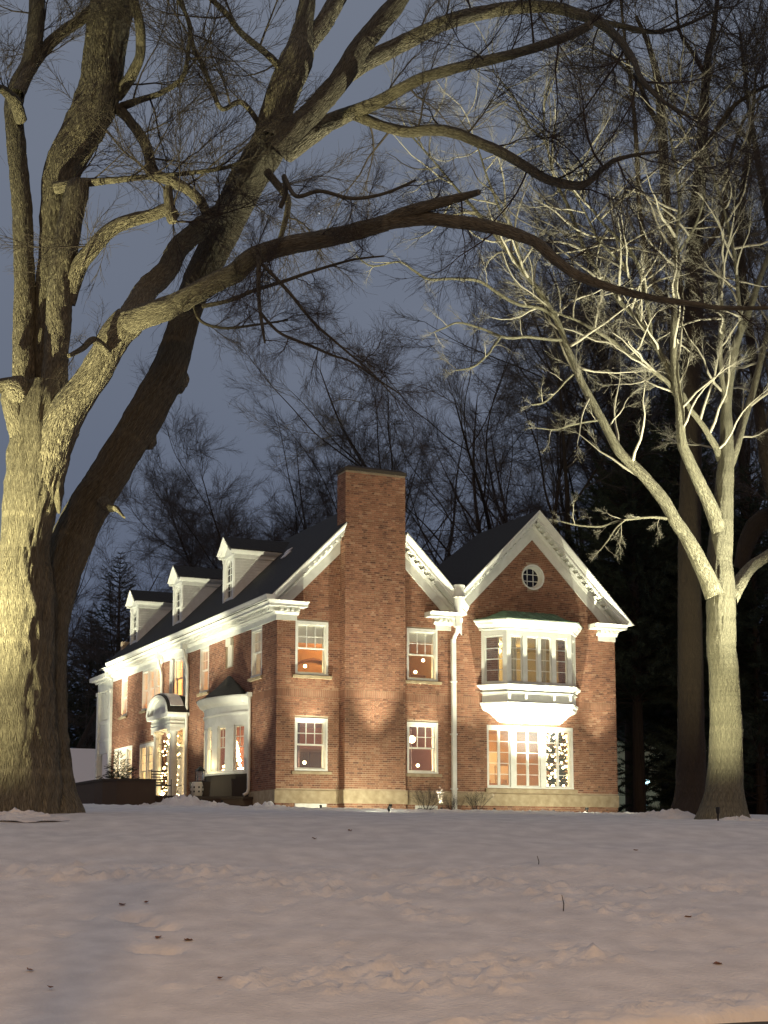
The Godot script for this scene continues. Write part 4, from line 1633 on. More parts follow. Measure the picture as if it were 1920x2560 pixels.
# bunches of fine twigs one metre long, growing along +y; the trees share them
func make_sprays() -> void:
	for k in 7:
		var r := RandomNumberGenerator.new()
		r.seed = 900 + k
		var mb := MB.new()
		var main := wander(Vector3.ZERO, Vector3.UP, 1.0, 6, 0.12, 0.0, r)
		thin_bar(mb, main, 0.0085, 0.003)
		for a in range(1, 7):
			for b in 2:
				if r.randf() < 0.15:
					continue
				var tg: Vector3 = (main[a] - main[a - 1]).normalized()
				var d := (tg * 0.95 + any_dir(r) * 0.65).normalized()
				var sec := wander(main[a], d, r.randf_range(0.25, 0.6), 4, 0.12, 0.03, r)
				thin_bar(mb, sec, 0.0048, 0.0024)
				for c in range(1, 5):
					if r.randf() < 0.3:
						continue
					var tg2: Vector3 = (sec[c] - sec[c - 1]).normalized()
					var ter := wander(sec[c], (tg2 * 0.95 + any_dir(r) * 0.55).normalized(), r.randf_range(0.12, 0.30), 2, 0.1, 0.04, r)
					thin_bar(mb, ter, 0.003, 0.0016)
		sprays.append(mb.mesh())

func turned_to(dir: Vector3, roll: float, size: float) -> Basis:
	var y := dir.normalized()
	var x := y.cross(Vector3(0.36, 0.21, 0.91)).normalized()
	var z := x.cross(y)
	return Basis(x, y, z).rotated(y, roll).scaled_local(Vector3.ONE * size)

# side branches and twigs on the limbs of a tree
func dress(tree: Node3D, limbs: Array, mat: Material, seed_: int, gap: float, reach: float, spray: float, thickest: float, lift: float, thick := 1.0, bare := 0.25) -> void:
	var r := RandomNumberGenerator.new()
	r.seed = seed_
	var mb := MB.new()
	var sets := []
	for k in sprays.size():
		sets.append([])
	for L in limbs:
		var P: Array = L.p
		var R: Array = L.r
		var run := r.randf() * gap
		for a in range(1, P.size()):
			run += (P[a] as Vector3).distance_to(P[a - 1])
			if R[a] > thickest or run < gap * (0.7 + R[a] / thickest * 1.2):
				continue
			run = 0.0
			var tg: Vector3 = (P[a] - P[a - 1]).normalized()
			var dir := (tg * 0.55 + any_dir(r) * 0.95 + Vector3.UP * lift).normalized()
			var length := r.randf_range(0.45, 1.0) * reach
			var q := wander(P[a], dir, length, 6, 0.26, lift * 0.25, r)
			var rad := minf(R[a] * 0.5, 0.009 * length + 0.006) * thick
			thin_bar(mb, q, rad, 0.005 * thick, 5)
			for b in range(1, 7):
				for c in 2:
					if b < 6 and r.randf() < bare:
						continue
					var tg2: Vector3 = (q[b] - q[b - 1]).normalized()
					var d2 := (tg2 * (1.0 if b < 6 else 1.8) + any_dir(r) * 0.6 + Vector3.UP * lift * 0.3).normalized()
					sets[r.randi() % sets.size()].append(Transform3D(turned_to(d2, r.randf() * TAU, spray * r.randf_range(0.55, 1.2)), q[b]))
		var e: Vector3 = (P[-1] - P[-2]).normalized()
		if R[-1] < 0.08:
			for k in 3:
				sets[r.randi() % sets.size()].append(Transform3D(turned_to(e + any_dir(r) * 0.5, r.randf() * TAU, spray * 1.1), P[-1]))
	if mb.v.size() > 0:
		kind(part("side_branches", mb, mat, tree), "stuff")
	for k in sets.size():
		if sets[k].size() > 0:
			many("twigs", sprays[k], mat, sets[k], [], tree)

func add_limbs(tree: Node3D, list: Array, mat: Material, seed_: int, furrow: float, lump: float, called := "limb") -> Array:
	var out := []
	for k in list.size():
		var L: Dictionary = trace(list[k][2], list[k][0], list[k][1])
		out.append(L)
		part("trunk" if k == 0 and called == "limb" else called, limb_mesh(L, seed_ + k, furrow, lump), mat, tree)
	return out

func build_trees() -> void:
	make_sprays()
	# the near tree on the left, lit from below
	var a := thing("bare_maple_tree", "old maple at the left, its trunk floodlit, one dark limb leaning far right", "tree")
	var l1 := [
		[28.0, 28.0, [30, 2110, 300, 34, 2055, 240, 40, 2000, 214, 46, 1930, 184, 48, 1850, 164, 50, 1750, 152, 52, 1600, 144, 58, 1480, 136, 62, 1380, 108, 70, 1300, 112, 84, 1220, 134, 96, 1140, 138, 104, 1060, 136, 112, 1000, 124, 116, 960, 90]],
		[28.0, 28.3, [128, 1120, 70, 134, 1000, 62, 140, 900, 58, 148, 760, 58, 160, 640, 58, 178, 545, 56, 193, 478, 54, 198, 460, 46]],
		[28.5, 29.5, [100, 1060, 60, 108, 950, 64, 118, 800, 66, 132, 640, 66, 140, 520, 70, 158, 420, 84, 205, 330, 94, 246, 240, 100, 264, 116, 96, 280, 0, 104, 290, -80, 90]],
		[28.3, 29.0, [66, 1080, 62, 62, 980, 58, 60, 860, 52, 62, 760, 50, 60, 640, 46, 55, 520, 46, 42, 380, 44, 36, 249, 42, 76, 150, 40, 90, 60, 38, 92, -30, 36]],
		[27.8, 27.6, [60, 1090, 66, 36, 1010, 56, 24, 970, 44, 6, 962, 30, -30, 990, 24]],
		[27.95, 27.1, [96, 1310, 56, 112, 1210, 76, 136, 1110, 86, 166, 1035, 82, 204, 976, 73, 236, 935, 72, 264, 886, 70, 290, 838, 70, 325, 800, 74]],
		[27.1, 31.0, [318, 806, 60, 345, 764, 58, 367, 724, 54, 417, 676, 50, 445, 622, 48, 490, 580, 46, 530, 548, 46, 572, 518, 46, 612, 470, 40]],
		[27.0, 24.6, [322, 804, 58, 360, 790, 56, 401, 777, 54, 440, 760, 50, 485, 735, 48, 540, 706, 47, 591, 680, 46, 637, 640, 44, 720, 614, 43, 810, 596, 42, 900, 576, 40, 965, 556, 38]],
		[24.6, 24.0, [955, 560, 30, 1000, 536, 29, 1047, 521, 28, 1134, 498, 22, 1175, 487, 18, 1198, 480, 14]],
		[24.6, 23.0, [960, 556, 36, 1047, 547, 33, 1120, 552, 31, 1191, 561, 30, 1250, 573, 29, 1307, 592, 28, 1343, 608, 27, 1394, 654, 25, 1447, 690, 23, 1539, 723, 20, 1643, 747, 17, 1736, 760, 14, 1805, 770, 12, 1930, 770, 9]],
		[28.2, 27.6, [170, 760, 34, 184, 700, 40, 205, 655, 38, 231, 622, 36, 258, 590, 34, 289, 566, 32, 330, 550, 30, 380, 538, 28, 417, 524, 30, 436, 540, 30]],
		[27.6, 27.6, [426, 530, 26, 422, 500, 24, 420, 468, 22]],
		[27.6, 27.6, [424, 528, 26, 430, 548, 24, 432, 556, 20]],
		[29.3, 28.6, [295, 270, 28, 322, 300, 24, 347, 332, 24, 368, 372, 26, 376, 410, 26, 380, 434, 28, 415, 447, 26, 445, 460, 26, 480, 482, 24, 505, 510, 24, 522, 546, 22]],
		[29.3, 28.0, [292, 240, 30, 315, 210, 27, 332, 183, 26, 350, 140, 24, 352, 90, 24, 347, 50, 22, 330, -20, 20]],
		[29.3, 27.4, [305, 266, 20, 350, 250, 16, 405, 231, 14, 457, 191, 12, 472, 116, 11, 474, 58, 10, 440, -10, 9]],
		[28.6, 29.6, [44, 235, 34, 70, 180, 32, 98, 140, 30, 150, 85, 28, 214, 40, 26, 250, 0, 24]],
		[28.6, 27.0, [52, 300, 30, 38, 258, 30, 20, 235, 24, 0, 222, 20, -40, 215, 18]],
		[28.6, 27.4, [140, 470, 30, 190, 458, 24, 240, 454, 19, 290, 450, 16, 350, 444, 14, 460, 434, 12, 560, 420, 10, 600, 405, 8]],
		[27.0, 26.0, [272, 882, 20, 235, 850, 18, 205, 872, 14, 172, 890, 10]],
		[24.8, 23.6, [647, 640, 12, 647, 736, 10, 652, 790, 9, 657, 823, 8, 662, 856, 5]],
		[24.8, 23.4, [655, 786, 8, 680, 815, 8, 710, 838, 7, 782, 867, 7, 830, 888, 6, 879, 905, 5, 951, 953, 4, 1000, 985, 3]],
		[24.8, 23.4, [650, 655, 10, 715, 722, 9, 758, 775, 8, 790, 812, 7, 830, 847, 6, 880, 890, 5, 927, 929, 4, 985, 992, 3]],
		[26.0, 24.6, [507, 765, 12, 550, 757, 11, 589, 746, 11, 633, 727, 10, 710, 703, 9, 782, 678, 8, 880, 650, 6, 960, 640, 4]],
		[24.9, 24.0, [700, 520, 12, 715, 480, 11, 710, 440, 11, 740, 490, 11, 800, 478, 10, 880, 496, 10, 960, 484, 8, 1040, 450, 6]],
		[26.4, 25.2, [480, 740, 10, 500, 800, 8, 560, 820, 7, 640, 812, 6, 720, 800, 4]],
	]
	var d1 := add_limbs(a, l1, M.bark_furrowed, 100, 0.15, 0.09)
	burl(a, at(44, 975, 27.6), 0.25, M.bark_furrowed, 4)
	burl(a, at(588, 510, 31.0), 0.34, M.bark_furrowed, 5)
	# a hanging strip of bark
	var strip := trace([140, 1010, 56, 143, 1080, 54, 143, 1150, 48, 138, 1210, 38, 146, 1258, 18, 147, 1284, 5], 27.75, 27.85)
	part("bark_strip", limb_mesh(strip, 140, 0.2, 0.2), M.bark_furrowed, a)
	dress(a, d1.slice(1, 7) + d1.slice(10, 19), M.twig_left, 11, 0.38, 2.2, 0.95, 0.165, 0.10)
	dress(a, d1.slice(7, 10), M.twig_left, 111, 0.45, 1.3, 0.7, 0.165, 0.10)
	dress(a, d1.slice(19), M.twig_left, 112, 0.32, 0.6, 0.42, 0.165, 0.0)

	# its dark limbs leaning right
	var l2 := [
		[28.35, 31.3, [112, 2110, 260, 116, 2050, 190, 118, 1990, 136, 118, 1900, 104, 116, 1780, 90, 118, 1650, 88, 126, 1540, 90, 148, 1440, 94, 186, 1340, 94, 225, 1262, 90, 270, 1190, 88, 312, 1120, 86, 350, 1060, 86, 388, 990, 85, 424, 922, 82, 448, 845, 72, 472, 765, 68, 500, 690, 70, 527, 640, 74, 555, 580, 80, 590, 505, 82, 625, 440, 84, 662, 380, 86, 684, 336, 84]],
		[29.6, 30.1, [672, 352, 74, 694, 270, 74, 720, 200, 76, 742, 150, 78, 752, 110, 60, 760, 58, 44, 770, -10, 38]],
		[30.0, 30.6, [752, 132, 50, 780, 95, 44, 812, 54, 42, 848, -10, 42]],
		[29.6, 29.1, [686, 372, 58, 712, 345, 58, 760, 300, 55, 799, 260, 52, 832, 222, 52, 858, 188, 52, 892, 132, 50, 926, 87, 50, 960, 46, 46, 990, 10, 45, 1020, -40, 42]],
		[31.4, 25.5, [862, 190, 42, 908, 158, 42, 960, 132, 40, 1047, 88, 37, 1100, 62, 35, 1162, 42, 34, 1249, 24, 31, 1330, 16, 29, 1390, 20, 28, 1440, 34, 27, 1492, 52, 25, 1539, 90, 20, 1570, 128, 18, 1588, 160, 16, 1604, 200, 14, 1654, 250, 11, 1720, 290, 8]],
		[31.4, 25.8, [716, 384, 46, 760, 350, 46, 810, 314, 44, 846, 296, 38, 880, 282, 34, 920, 266, 31, 960, 248, 29, 995, 226, 27, 1050, 198, 26, 1105, 180, 26, 1170, 162, 24, 1238, 146, 24, 1300, 130, 23, 1365, 110, 22, 1420, 90, 22, 1476, 62, 22]],
		[30.0, 25.0, [878, 282, 30, 918, 300, 26, 960, 316, 25, 1018, 330, 26, 1060, 326, 26, 1105, 326, 26, 1150, 336, 26, 1191, 354, 26, 1235, 372, 25, 1278, 394, 24, 1320, 420, 23, 1365, 447, 22, 1410, 460, 22, 1452, 464, 20, 1480, 448, 17, 1500, 428, 15, 1520, 412, 13, 1539, 400, 12, 1585, 388, 9, 1640, 380, 6]],
		[29.1, 28.1, [258, 1255, 30, 270, 1268, 24, 290, 1272, 14, 302, 1284, 8, 311, 1294, 5]],
		[29.7, 28.1, [648, 318, 18, 642, 300, 14, 602, 255, 13, 555, 272, 12, 530, 220, 11, 505, 160, 11, 486, 127, 11, 472, 60, 10, 450, -10, 8]],
		[29.8, 28.1, [715, 192, 20, 690, 158, 18, 665, 133, 17, 608, 87, 16, 585, 60, 15, 567, 35, 15, 520, -10, 13]],
		[29.7, 29.1, [668, 430, 20, 700, 470, 18, 720, 500, 16, 716, 540, 14, 700, 600, 12]],
		[29.6, 28.6, [600, 440, 16, 575, 470, 18, 555, 500, 20, 545, 530, 18]],
		[28.5, 26.7, [1490, 52, 18, 1560, 66, 14, 1640, 80, 11, 1720, 60, 8, 1800, 20, 6]],
	]
	var d2 := add_limbs(a, l2, M.bark_furrowed, 200, 0.12, 0.08, "leaning_limb")
	burl(a, at(440, 945, 30.5), 0.30, M.bark_furrowed, 6)
	burl(a, at(370, 1098, 30.0), 0.2, M.bark_furrowed, 7)
	dress(a, d2.slice(1, 7) + d2.slice(8), M.twig_left, 12, 0.42, 2.4, 0.95, 0.16, 0.12)

	# the tree on the right, lit from below
	var c := thing("silver_maple_tree", "pale floodlit maple right of the house with long slanting limbs", "tree")
	var l3 := [
		[34.0, 34.6, [1809, 2110, 170, 1809, 2055, 132, 1810, 2020, 106, 1812, 1970, 84, 1814, 1900, 77, 1815, 1829, 74, 1812, 1750, 70, 1809, 1688, 68, 1804, 1620, 66, 1803, 1560, 66, 1802, 1476, 66, 1799, 1406, 60, 1803, 1347, 55, 1807, 1280, 48, 1810, 1224, 43, 1815, 1150, 38, 1816, 1090, 32, 1816, 1009, 25, 1826, 930, 22, 1838, 867, 20, 1853, 824, 18, 1878, 763, 16, 1902, 689, 14, 1930, 620, 12]],
		[33.8, 33.0, [1786, 1490, 44, 1767, 1441, 40, 1748, 1404, 36, 1731, 1370, 34, 1710, 1334, 31, 1689, 1303, 30, 1662, 1255, 28, 1632, 1216, 26, 1601, 1181, 25, 1572, 1152, 24, 1546, 1126, 23, 1524, 1086, 20, 1503, 1046, 19, 1478, 1000, 18, 1453, 954, 17, 1438, 916, 16, 1423, 880, 15, 1407, 838, 14, 1392, 800, 14, 1372, 766, 13, 1355, 738, 13, 1330, 706, 12, 1306, 677, 11, 1280, 640, 10, 1249, 602, 9, 1209, 550, 8, 1170, 504, 7, 1134, 463, 6, 1076, 393, 5, 1010, 320, 4]],
		[33.3, 32.4, [1394, 800, 10, 1355, 772, 9, 1293, 760, 8, 1244, 732, 8, 1195, 702, 8, 1130, 697, 7, 1072, 698, 7, 1035, 677, 6, 998, 655, 5, 931, 665, 4, 890, 640, 3]],
		[33.3, 32.6, [1404, 850, 9, 1370, 848, 8, 1318, 842, 8, 1280, 845, 8, 1250, 840, 7, 1200, 820, 6, 1146, 807, 5, 1110, 820, 4, 1084, 831, 3]],
		[32.9, 32.4, [1252, 842, 7, 1232, 868, 6, 1220, 886, 6, 1183, 917, 5, 1140, 926, 3]],
		[33.4, 32.8, [1432, 936, 7, 1412, 955, 6, 1392, 978, 5, 1360, 1006, 5, 1330, 1012, 4]],
		[33.5, 32.8, [1503, 1050, 6, 1460, 1056, 5, 1423, 1064, 5, 1390, 1074, 4, 1343, 1070, 3]],
		[33.7, 32.8, [1682, 1298, 9, 1630, 1293, 7, 1576, 1298, 6, 1540, 1304, 6, 1503, 1316, 5, 1450, 1314, 4, 1404, 1304, 3]],
		[33.3, 32.8, [1560, 1302, 5, 1540, 1320, 4, 1520, 1350, 4, 1500, 1376, 3]],
		[33.1, 32.9, [1305, 676, 9, 1296, 630, 8, 1284, 579, 8, 1268, 548, 7, 1249, 521, 7, 1232, 478, 6, 1215, 434, 5, 1190, 360, 4, 1150, 300, 3]],
		[34.2, 33.0, [1798, 1330, 36, 1779, 1273, 33, 1760, 1230, 30, 1742, 1193, 28, 1722, 1150, 26, 1705, 1107, 24, 1701, 1060, 22, 1699, 1009, 21, 1692, 960, 21, 1687, 917, 20, 1685, 880, 17, 1684, 824, 15, 1686, 780, 14, 1687, 732, 13, 1690, 670, 12, 1688, 608, 10, 1698, 520, 8, 1690, 420, 6, 1670, 320, 5]],
		[33.8, 33.6, [1690, 985, 20, 1678, 950, 18, 1660, 905, 16, 1638, 861, 15, 1615, 828, 14, 1595, 800, 13, 1572, 776, 12, 1552, 757, 12, 1515, 701, 11, 1498, 685, 11, 1476, 648, 10, 1458, 613, 10, 1440, 566, 9, 1423, 521, 9, 1404, 484, 8, 1388, 451, 8, 1376, 404, 7, 1365, 359, 6, 1342, 334, 6, 1319, 313, 5, 1284, 243, 4, 1232, 179, 3]],
		[33.6, 33.4, [1364, 362, 5, 1360, 320, 5, 1363, 249, 4, 1377, 191, 3]],
		[33.8, 33.0, [1696, 1000, 12, 1672, 960, 11, 1650, 941, 11, 1610, 910, 10, 1576, 886, 10, 1530, 852, 9, 1484, 824, 8, 1440, 800, 6, 1392, 781, 5, 1330, 740, 3]],
		[33.7, 33.2, [1628, 850, 10, 1622, 780, 10, 1608, 720, 10, 1597, 666, 9, 1573, 625, 9, 1540, 592, 8, 1510, 561, 7, 1480, 524, 6, 1452, 492, 5, 1400, 440, 4]],
		[33.7, 33.0, [1600, 800, 8, 1580, 720, 8, 1562, 666, 8, 1530, 634, 7, 1498, 602, 6, 1463, 532, 5, 1430, 470, 4]],
		[34.6, 35.5, [1818, 1175, 26, 1834, 1132, 24, 1848, 1090, 20, 1859, 1052, 18, 1884, 972, 16, 1908, 874, 14, 1925, 800, 12]],
		[34.4, 34.0, [1802, 1150, 20, 1791, 1120, 17, 1776, 1095, 15, 1761, 1070, 14, 1742, 1044, 13, 1724, 1021, 12, 1706, 985, 12]],
		[34.4, 36.0, [1822, 1500, 40, 1848, 1459, 34, 1862, 1436, 30, 1885, 1412, 27, 1930, 1382, 24]],
		[34.2, 33.0, [1690, 640, 8, 1740, 560, 7, 1760, 470, 6, 1730, 380, 5, 1700, 300, 4, 1660, 200, 3]],
		[34.2, 33.4, [1853, 830, 12, 1846, 740, 10, 1836, 640, 9, 1815, 540, 8, 1780, 430, 7, 1740, 300, 5, 1700, 200, 4]],
		[34.4, 34.0, [1816, 1020, 14, 1800, 900, 12, 1806, 800, 11, 1800, 700, 9, 1822, 600, 7, 1800, 480, 5]],
	]
	var d3 := add_limbs(c, l3, M.bark_grey, 300, 0.08, 0.07)
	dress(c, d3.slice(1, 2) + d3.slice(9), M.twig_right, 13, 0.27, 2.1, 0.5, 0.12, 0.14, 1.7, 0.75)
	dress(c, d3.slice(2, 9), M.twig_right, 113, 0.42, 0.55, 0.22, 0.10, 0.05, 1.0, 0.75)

	# trunks behind it, bark darkened in place of shade
	var e := thing("tall_oak_tree", "tall dark tree trunk standing behind the floodlit right maple", "tree")
	var l4 := [
		[38.0, 40.0, [1725, 2090, 130, 1726, 2030, 92, 1728, 1980, 74, 1728, 1830, 62, 1726, 1640, 58, 1724, 1480, 54, 1724, 1316, 52, 1727, 1190, 50, 1728, 1070, 48, 1730, 886, 44, 1736, 763, 43, 1735, 666, 42, 1741, 550, 38, 1747, 470, 34, 1753, 405, 30, 1759, 278, 25, 1770, 145, 18, 1782, 87, 14, 1796, -20, 10]],
		[39.0, 38.0, [1722, 800, 18, 1700, 720, 18, 1689, 637, 20, 1674, 560, 22, 1666, 500, 22, 1660, 405, 23, 1656, 340, 24, 1652, 270, 22, 1640, 180, 17, 1620, 110, 12, 1590, 40, 9]],
		[38.8, 37.0, [1716, 830, 16, 1680, 770, 15, 1640, 720, 14, 1620, 666, 14, 1610, 600, 13, 1602, 550, 13, 1596, 490, 12, 1594, 434, 12, 1588, 318, 11, 1573, 174, 9, 1560, 80, 7, 1550, -20, 6]],
		[39.4, 37.6, [1756, 380, 14, 1782, 336, 12, 1828, 272, 11, 1870, 240, 10, 1930, 208, 8]],
		[39.0, 38.0, [1738, 640, 18, 1780, 600, 15, 1810, 540, 12, 1816, 460, 11, 1830, 380, 9, 1860, 300, 7, 1900, 240, 5]],
		[39.6, 38.6, [1766, 190, 12, 1730, 130, 10, 1700, 80, 8, 1690, 0, 6]],
		[39.2, 38.4, [1656, 330, 14, 1620, 262, 12, 1600, 215, 11, 1580, 190, 9, 1540, 150, 7, 1500, 130, 5]],
	]
	var d4 := add_limbs(e, l4, M.bark_darkened, 400, 0.06, 0.05)
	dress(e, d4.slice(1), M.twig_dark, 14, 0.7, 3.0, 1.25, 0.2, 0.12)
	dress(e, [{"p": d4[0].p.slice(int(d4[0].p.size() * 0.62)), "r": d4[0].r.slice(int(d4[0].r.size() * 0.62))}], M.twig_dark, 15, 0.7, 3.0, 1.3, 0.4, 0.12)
	var e2 := thing("edge_oak_tree", "thick dark tree leaning in from beyond the right maple", "tree")
	var l5 := [
		[41.0, 42.0, [2050, 1900, 90, 2040, 1600, 80, 2000, 1400, 66, 1940, 1300, 54, 1894, 1310, 46, 1868, 1356, 40, 1850, 1420, 30]],
		[41.0, 40.0, [1960, 1310, 40, 1925, 1200, 34, 1905, 1080, 28, 1890, 960, 24, 1870, 800, 20, 1852, 640, 18, 1850, 540, 15, 1862, 430, 12, 1880, 300, 9, 1890, 180, 6]],
		[41.0, 42.0, [2000, 1390, 40, 1985, 1150, 36, 1960, 900, 30, 1940, 650, 24, 1900, 430, 16, 1870, 250, 10, 1850, 80, 7]],
	]
	var d5 := add_limbs(e2, l5, M.bark_darkened, 450, 0.06, 0.05)
	dress(e2, d5.slice(1), M.twig_dark, 16, 0.4, 3.2, 1.3, 0.25, 0.1)

func burl(tree: Node3D, where: Vector3, size: float, mat: Material, seed_: int) -> void:
	var mb := MB.new()
	var nz := FastNoiseLite.new()
	nz.seed = seed_
	nz.frequency = 1.6
	var rings := []
	for k in 13:
		var a := PI * k / 12.0
		var ring := []
		for j in 20:
			var t := -TAU * j / 20
			var d := Vector3(cos(t) * sin(a), -cos(a), sin(t) * sin(a))
			ring.append(where + d * size * (0.9 + 0.22 * nz.get_noise_3dv(d * 0.9 + where)) * Vector3(1, 1.25, 0.8))
		rings.append(ring)
	mb.loft(rings, true, false, true)
	for k in mb.t.size():
		mb.t[k] = mb.t[k] * Vector2(2, 1)
	part("burl", mb, mat, tree)

# a bare tree grown from its foot
func bare_tree(label: String, foot: Vector3, height: float, spread: float, seed_: int, mat: Material, sprayed := 1.5, gap := 0.8, group := "") -> void:
	var t := thing("bare_tree", label, "tree", Vector3.ZERO, group)
	var r := RandomNumberGenerator.new()
	r.seed = seed_
	var limbs := []
	var trunk_h := height * r.randf_range(0.18, 0.28)
	var P := wander(foot - Vector3(0, 0.5, 0), Vector3.UP, trunk_h, 4, 0.06, 0.1, r)
	var r0 := height * 0.021
	limbs.append(smooth(P, [r0 * 1.2, r0, r0 * 0.92, r0 * 0.86, r0 * 0.8]))
	part("trunk", limb_mesh(limbs[0], seed_, 0.04, 0.05), mat, t)
	var n := 6
	for k in n:
		var an := TAU * (k + r.randf() * 0.6) / n
		var out := spread * r.randf_range(0.55, 1.0)
		if k == 0:
			out *= 0.2
		var dir := Vector3(cos(an) * out, height - trunk_h, sin(an) * out).normalized()
		var length := (height - trunk_h) * r.randf_range(0.85, 1.05)
		var Q := wander(P[4] - Vector3(0, r.randf() * trunk_h * 0.2, 0), (dir + Vector3(cos(an), 0, sin(an)) * 0.35 * out / maxf(spread, 0.1)).normalized(), length, 7, 0.14, 0.09, r)
		var rr := []
		for j in 8:
			rr.append(lerpf(r0 * 0.5, 0.02, pow(j / 7.0, 0.8)))
		var L := smooth(Q, rr)
		limbs.append(L)
		part("limb", limb_mesh(L, seed_ + k, 0.0, 0.05), mat, t)
		for s in 5:
			var f := int(Q.size() * r.randf_range(0.25, 0.8))
			var d2: Vector3 = ((Q[mini(f + 1, 7)] - Q[f]).normalized() + any_dir(r) * 0.8 + Vector3.UP * 0.2).normalized()
			var Q2 := wander(Q[f], d2, length * r.randf_range(0.25, 0.5), 5, 0.2, 0.08, r)
			var rr2 := []
			for j in 6:
				rr2.append(lerpf(rr[f] * 0.55, 0.012, j / 5.0))
			var L2 := smooth(Q2, rr2)
			limbs.append(L2)
			part("limb", limb_mesh(L2, seed_ + k * 7 + s, 0.0, 0.0), mat, t)
	dress(t, limbs.slice(1), M.twig_far, seed_ + 3, gap, spread * 0.5, sprayed, 0.4, 0.14, 1.2)

# boughs of needles, one metre long along +y
var boughs: Array = []
func make_boughs() -> void:
	for k in 3:
		var r := RandomNumberGenerator.new()
		r.seed = 500 + k
		var mb := MB.new()
		var main := wander(Vector3.ZERO, Vector3.UP, 1.0, 6, 0.08, 0.0, r)
		thin_bar(mb, main, 0.014, 0.004)
		for a in 170:
			var f := r.randf_range(0.12, 1.0)
			var p: Vector3 = main[int(f * 5.99)].lerp(main[mini(int(f * 5.99) + 1, 6)], fmod(f * 5.99, 1.0))
			var d := (Vector3.UP * 0.8 + Vector3(r.randfn(), 0, r.randfn() * 0.5) * 0.9).normalized()
			var w := d.cross(any_dir(r)).normalized() * r.randf_range(0.006, 0.014)
			var l := r.randf_range(0.10, 0.30) * (1.15 - f * 0.55)
			mb.poly([p - w, p + w, p + d * l])
		boughs.append(mb.mesh())

func conifer(label: String, foot: Vector3, height: float, radius: float, seed_: int, group := "", bare := 0.05, called := "pine_tree") -> void:
	if boughs.is_empty():
		make_boughs()
	var t := thing(called, label, "tree", Vector3.ZERO, group)
	var r := RandomNumberGenerator.new()
	r.seed = seed_
	var tr := MB.new()
	tr.bar([foot - Vector3(0, 0.5, 0), foot + Vector3(0, height * 0.5, 0), foot + Vector3(0, height * 0.98, 0)], [height * 0.016, height * 0.010, 0.01], 8)
	part("trunk", tr, M.bark_darkened, t)
	var sets := [[], [], []]
	var br := MB.new()
	var tiers := int(14 + height * 2.0)
	for k in tiers:
		var f := bare + (1.0 - bare) * k / tiers
		var reach := radius * pow(1.0 - f, 0.8) * r.randf_range(0.7, 1.12) + 0.10
		for j in 9:
			var an := TAU * (j + r.randf()) / 9.0
			var l := reach * r.randf_range(0.6, 1.1)
			var d := Vector3(cos(an), r.randf_range(-0.3, 0.2) + f * 0.4, sin(an)).normalized()
			var q := wander(foot + Vector3(0, f * height, 0), d, l, 5, 0.1, 0.03, r)
			if height > 3.0:
				thin_bar(br, q, 0.03, 0.008)
			var size := clampf(l * 0.5, 0.12, 1.25)
			var n := maxi(2, int(l / size * 2.2))
			for m in n:
				var g := lerpf(0.25, 1.0, (m + r.randf()) / n) * 4.99
				var p: Vector3 = q[int(g)].lerp(q[int(g) + 1], fmod(g, 1.0))
				var d2 := (d + any_dir(r) * 0.55).normalized()
				sets[r.randi() % 3].append(Transform3D(turned_to(d2, r.randf() * TAU, size * r.randf_range(0.7, 1.15)), p))
	if br.v.size() > 0:
		kind(part("side_branches", br, M.bark_darkened, t), "stuff")
	for k in 3:
		var o := many("crown", boughs[k], M.needle, sets[k], [], t)
		o.set_meta("kind", "stuff")

func base_at(px: float, depth: float) -> Vector3:
	var p := at(px, 2040, depth)
	p.y = ground(p.x, p.z)
	return p

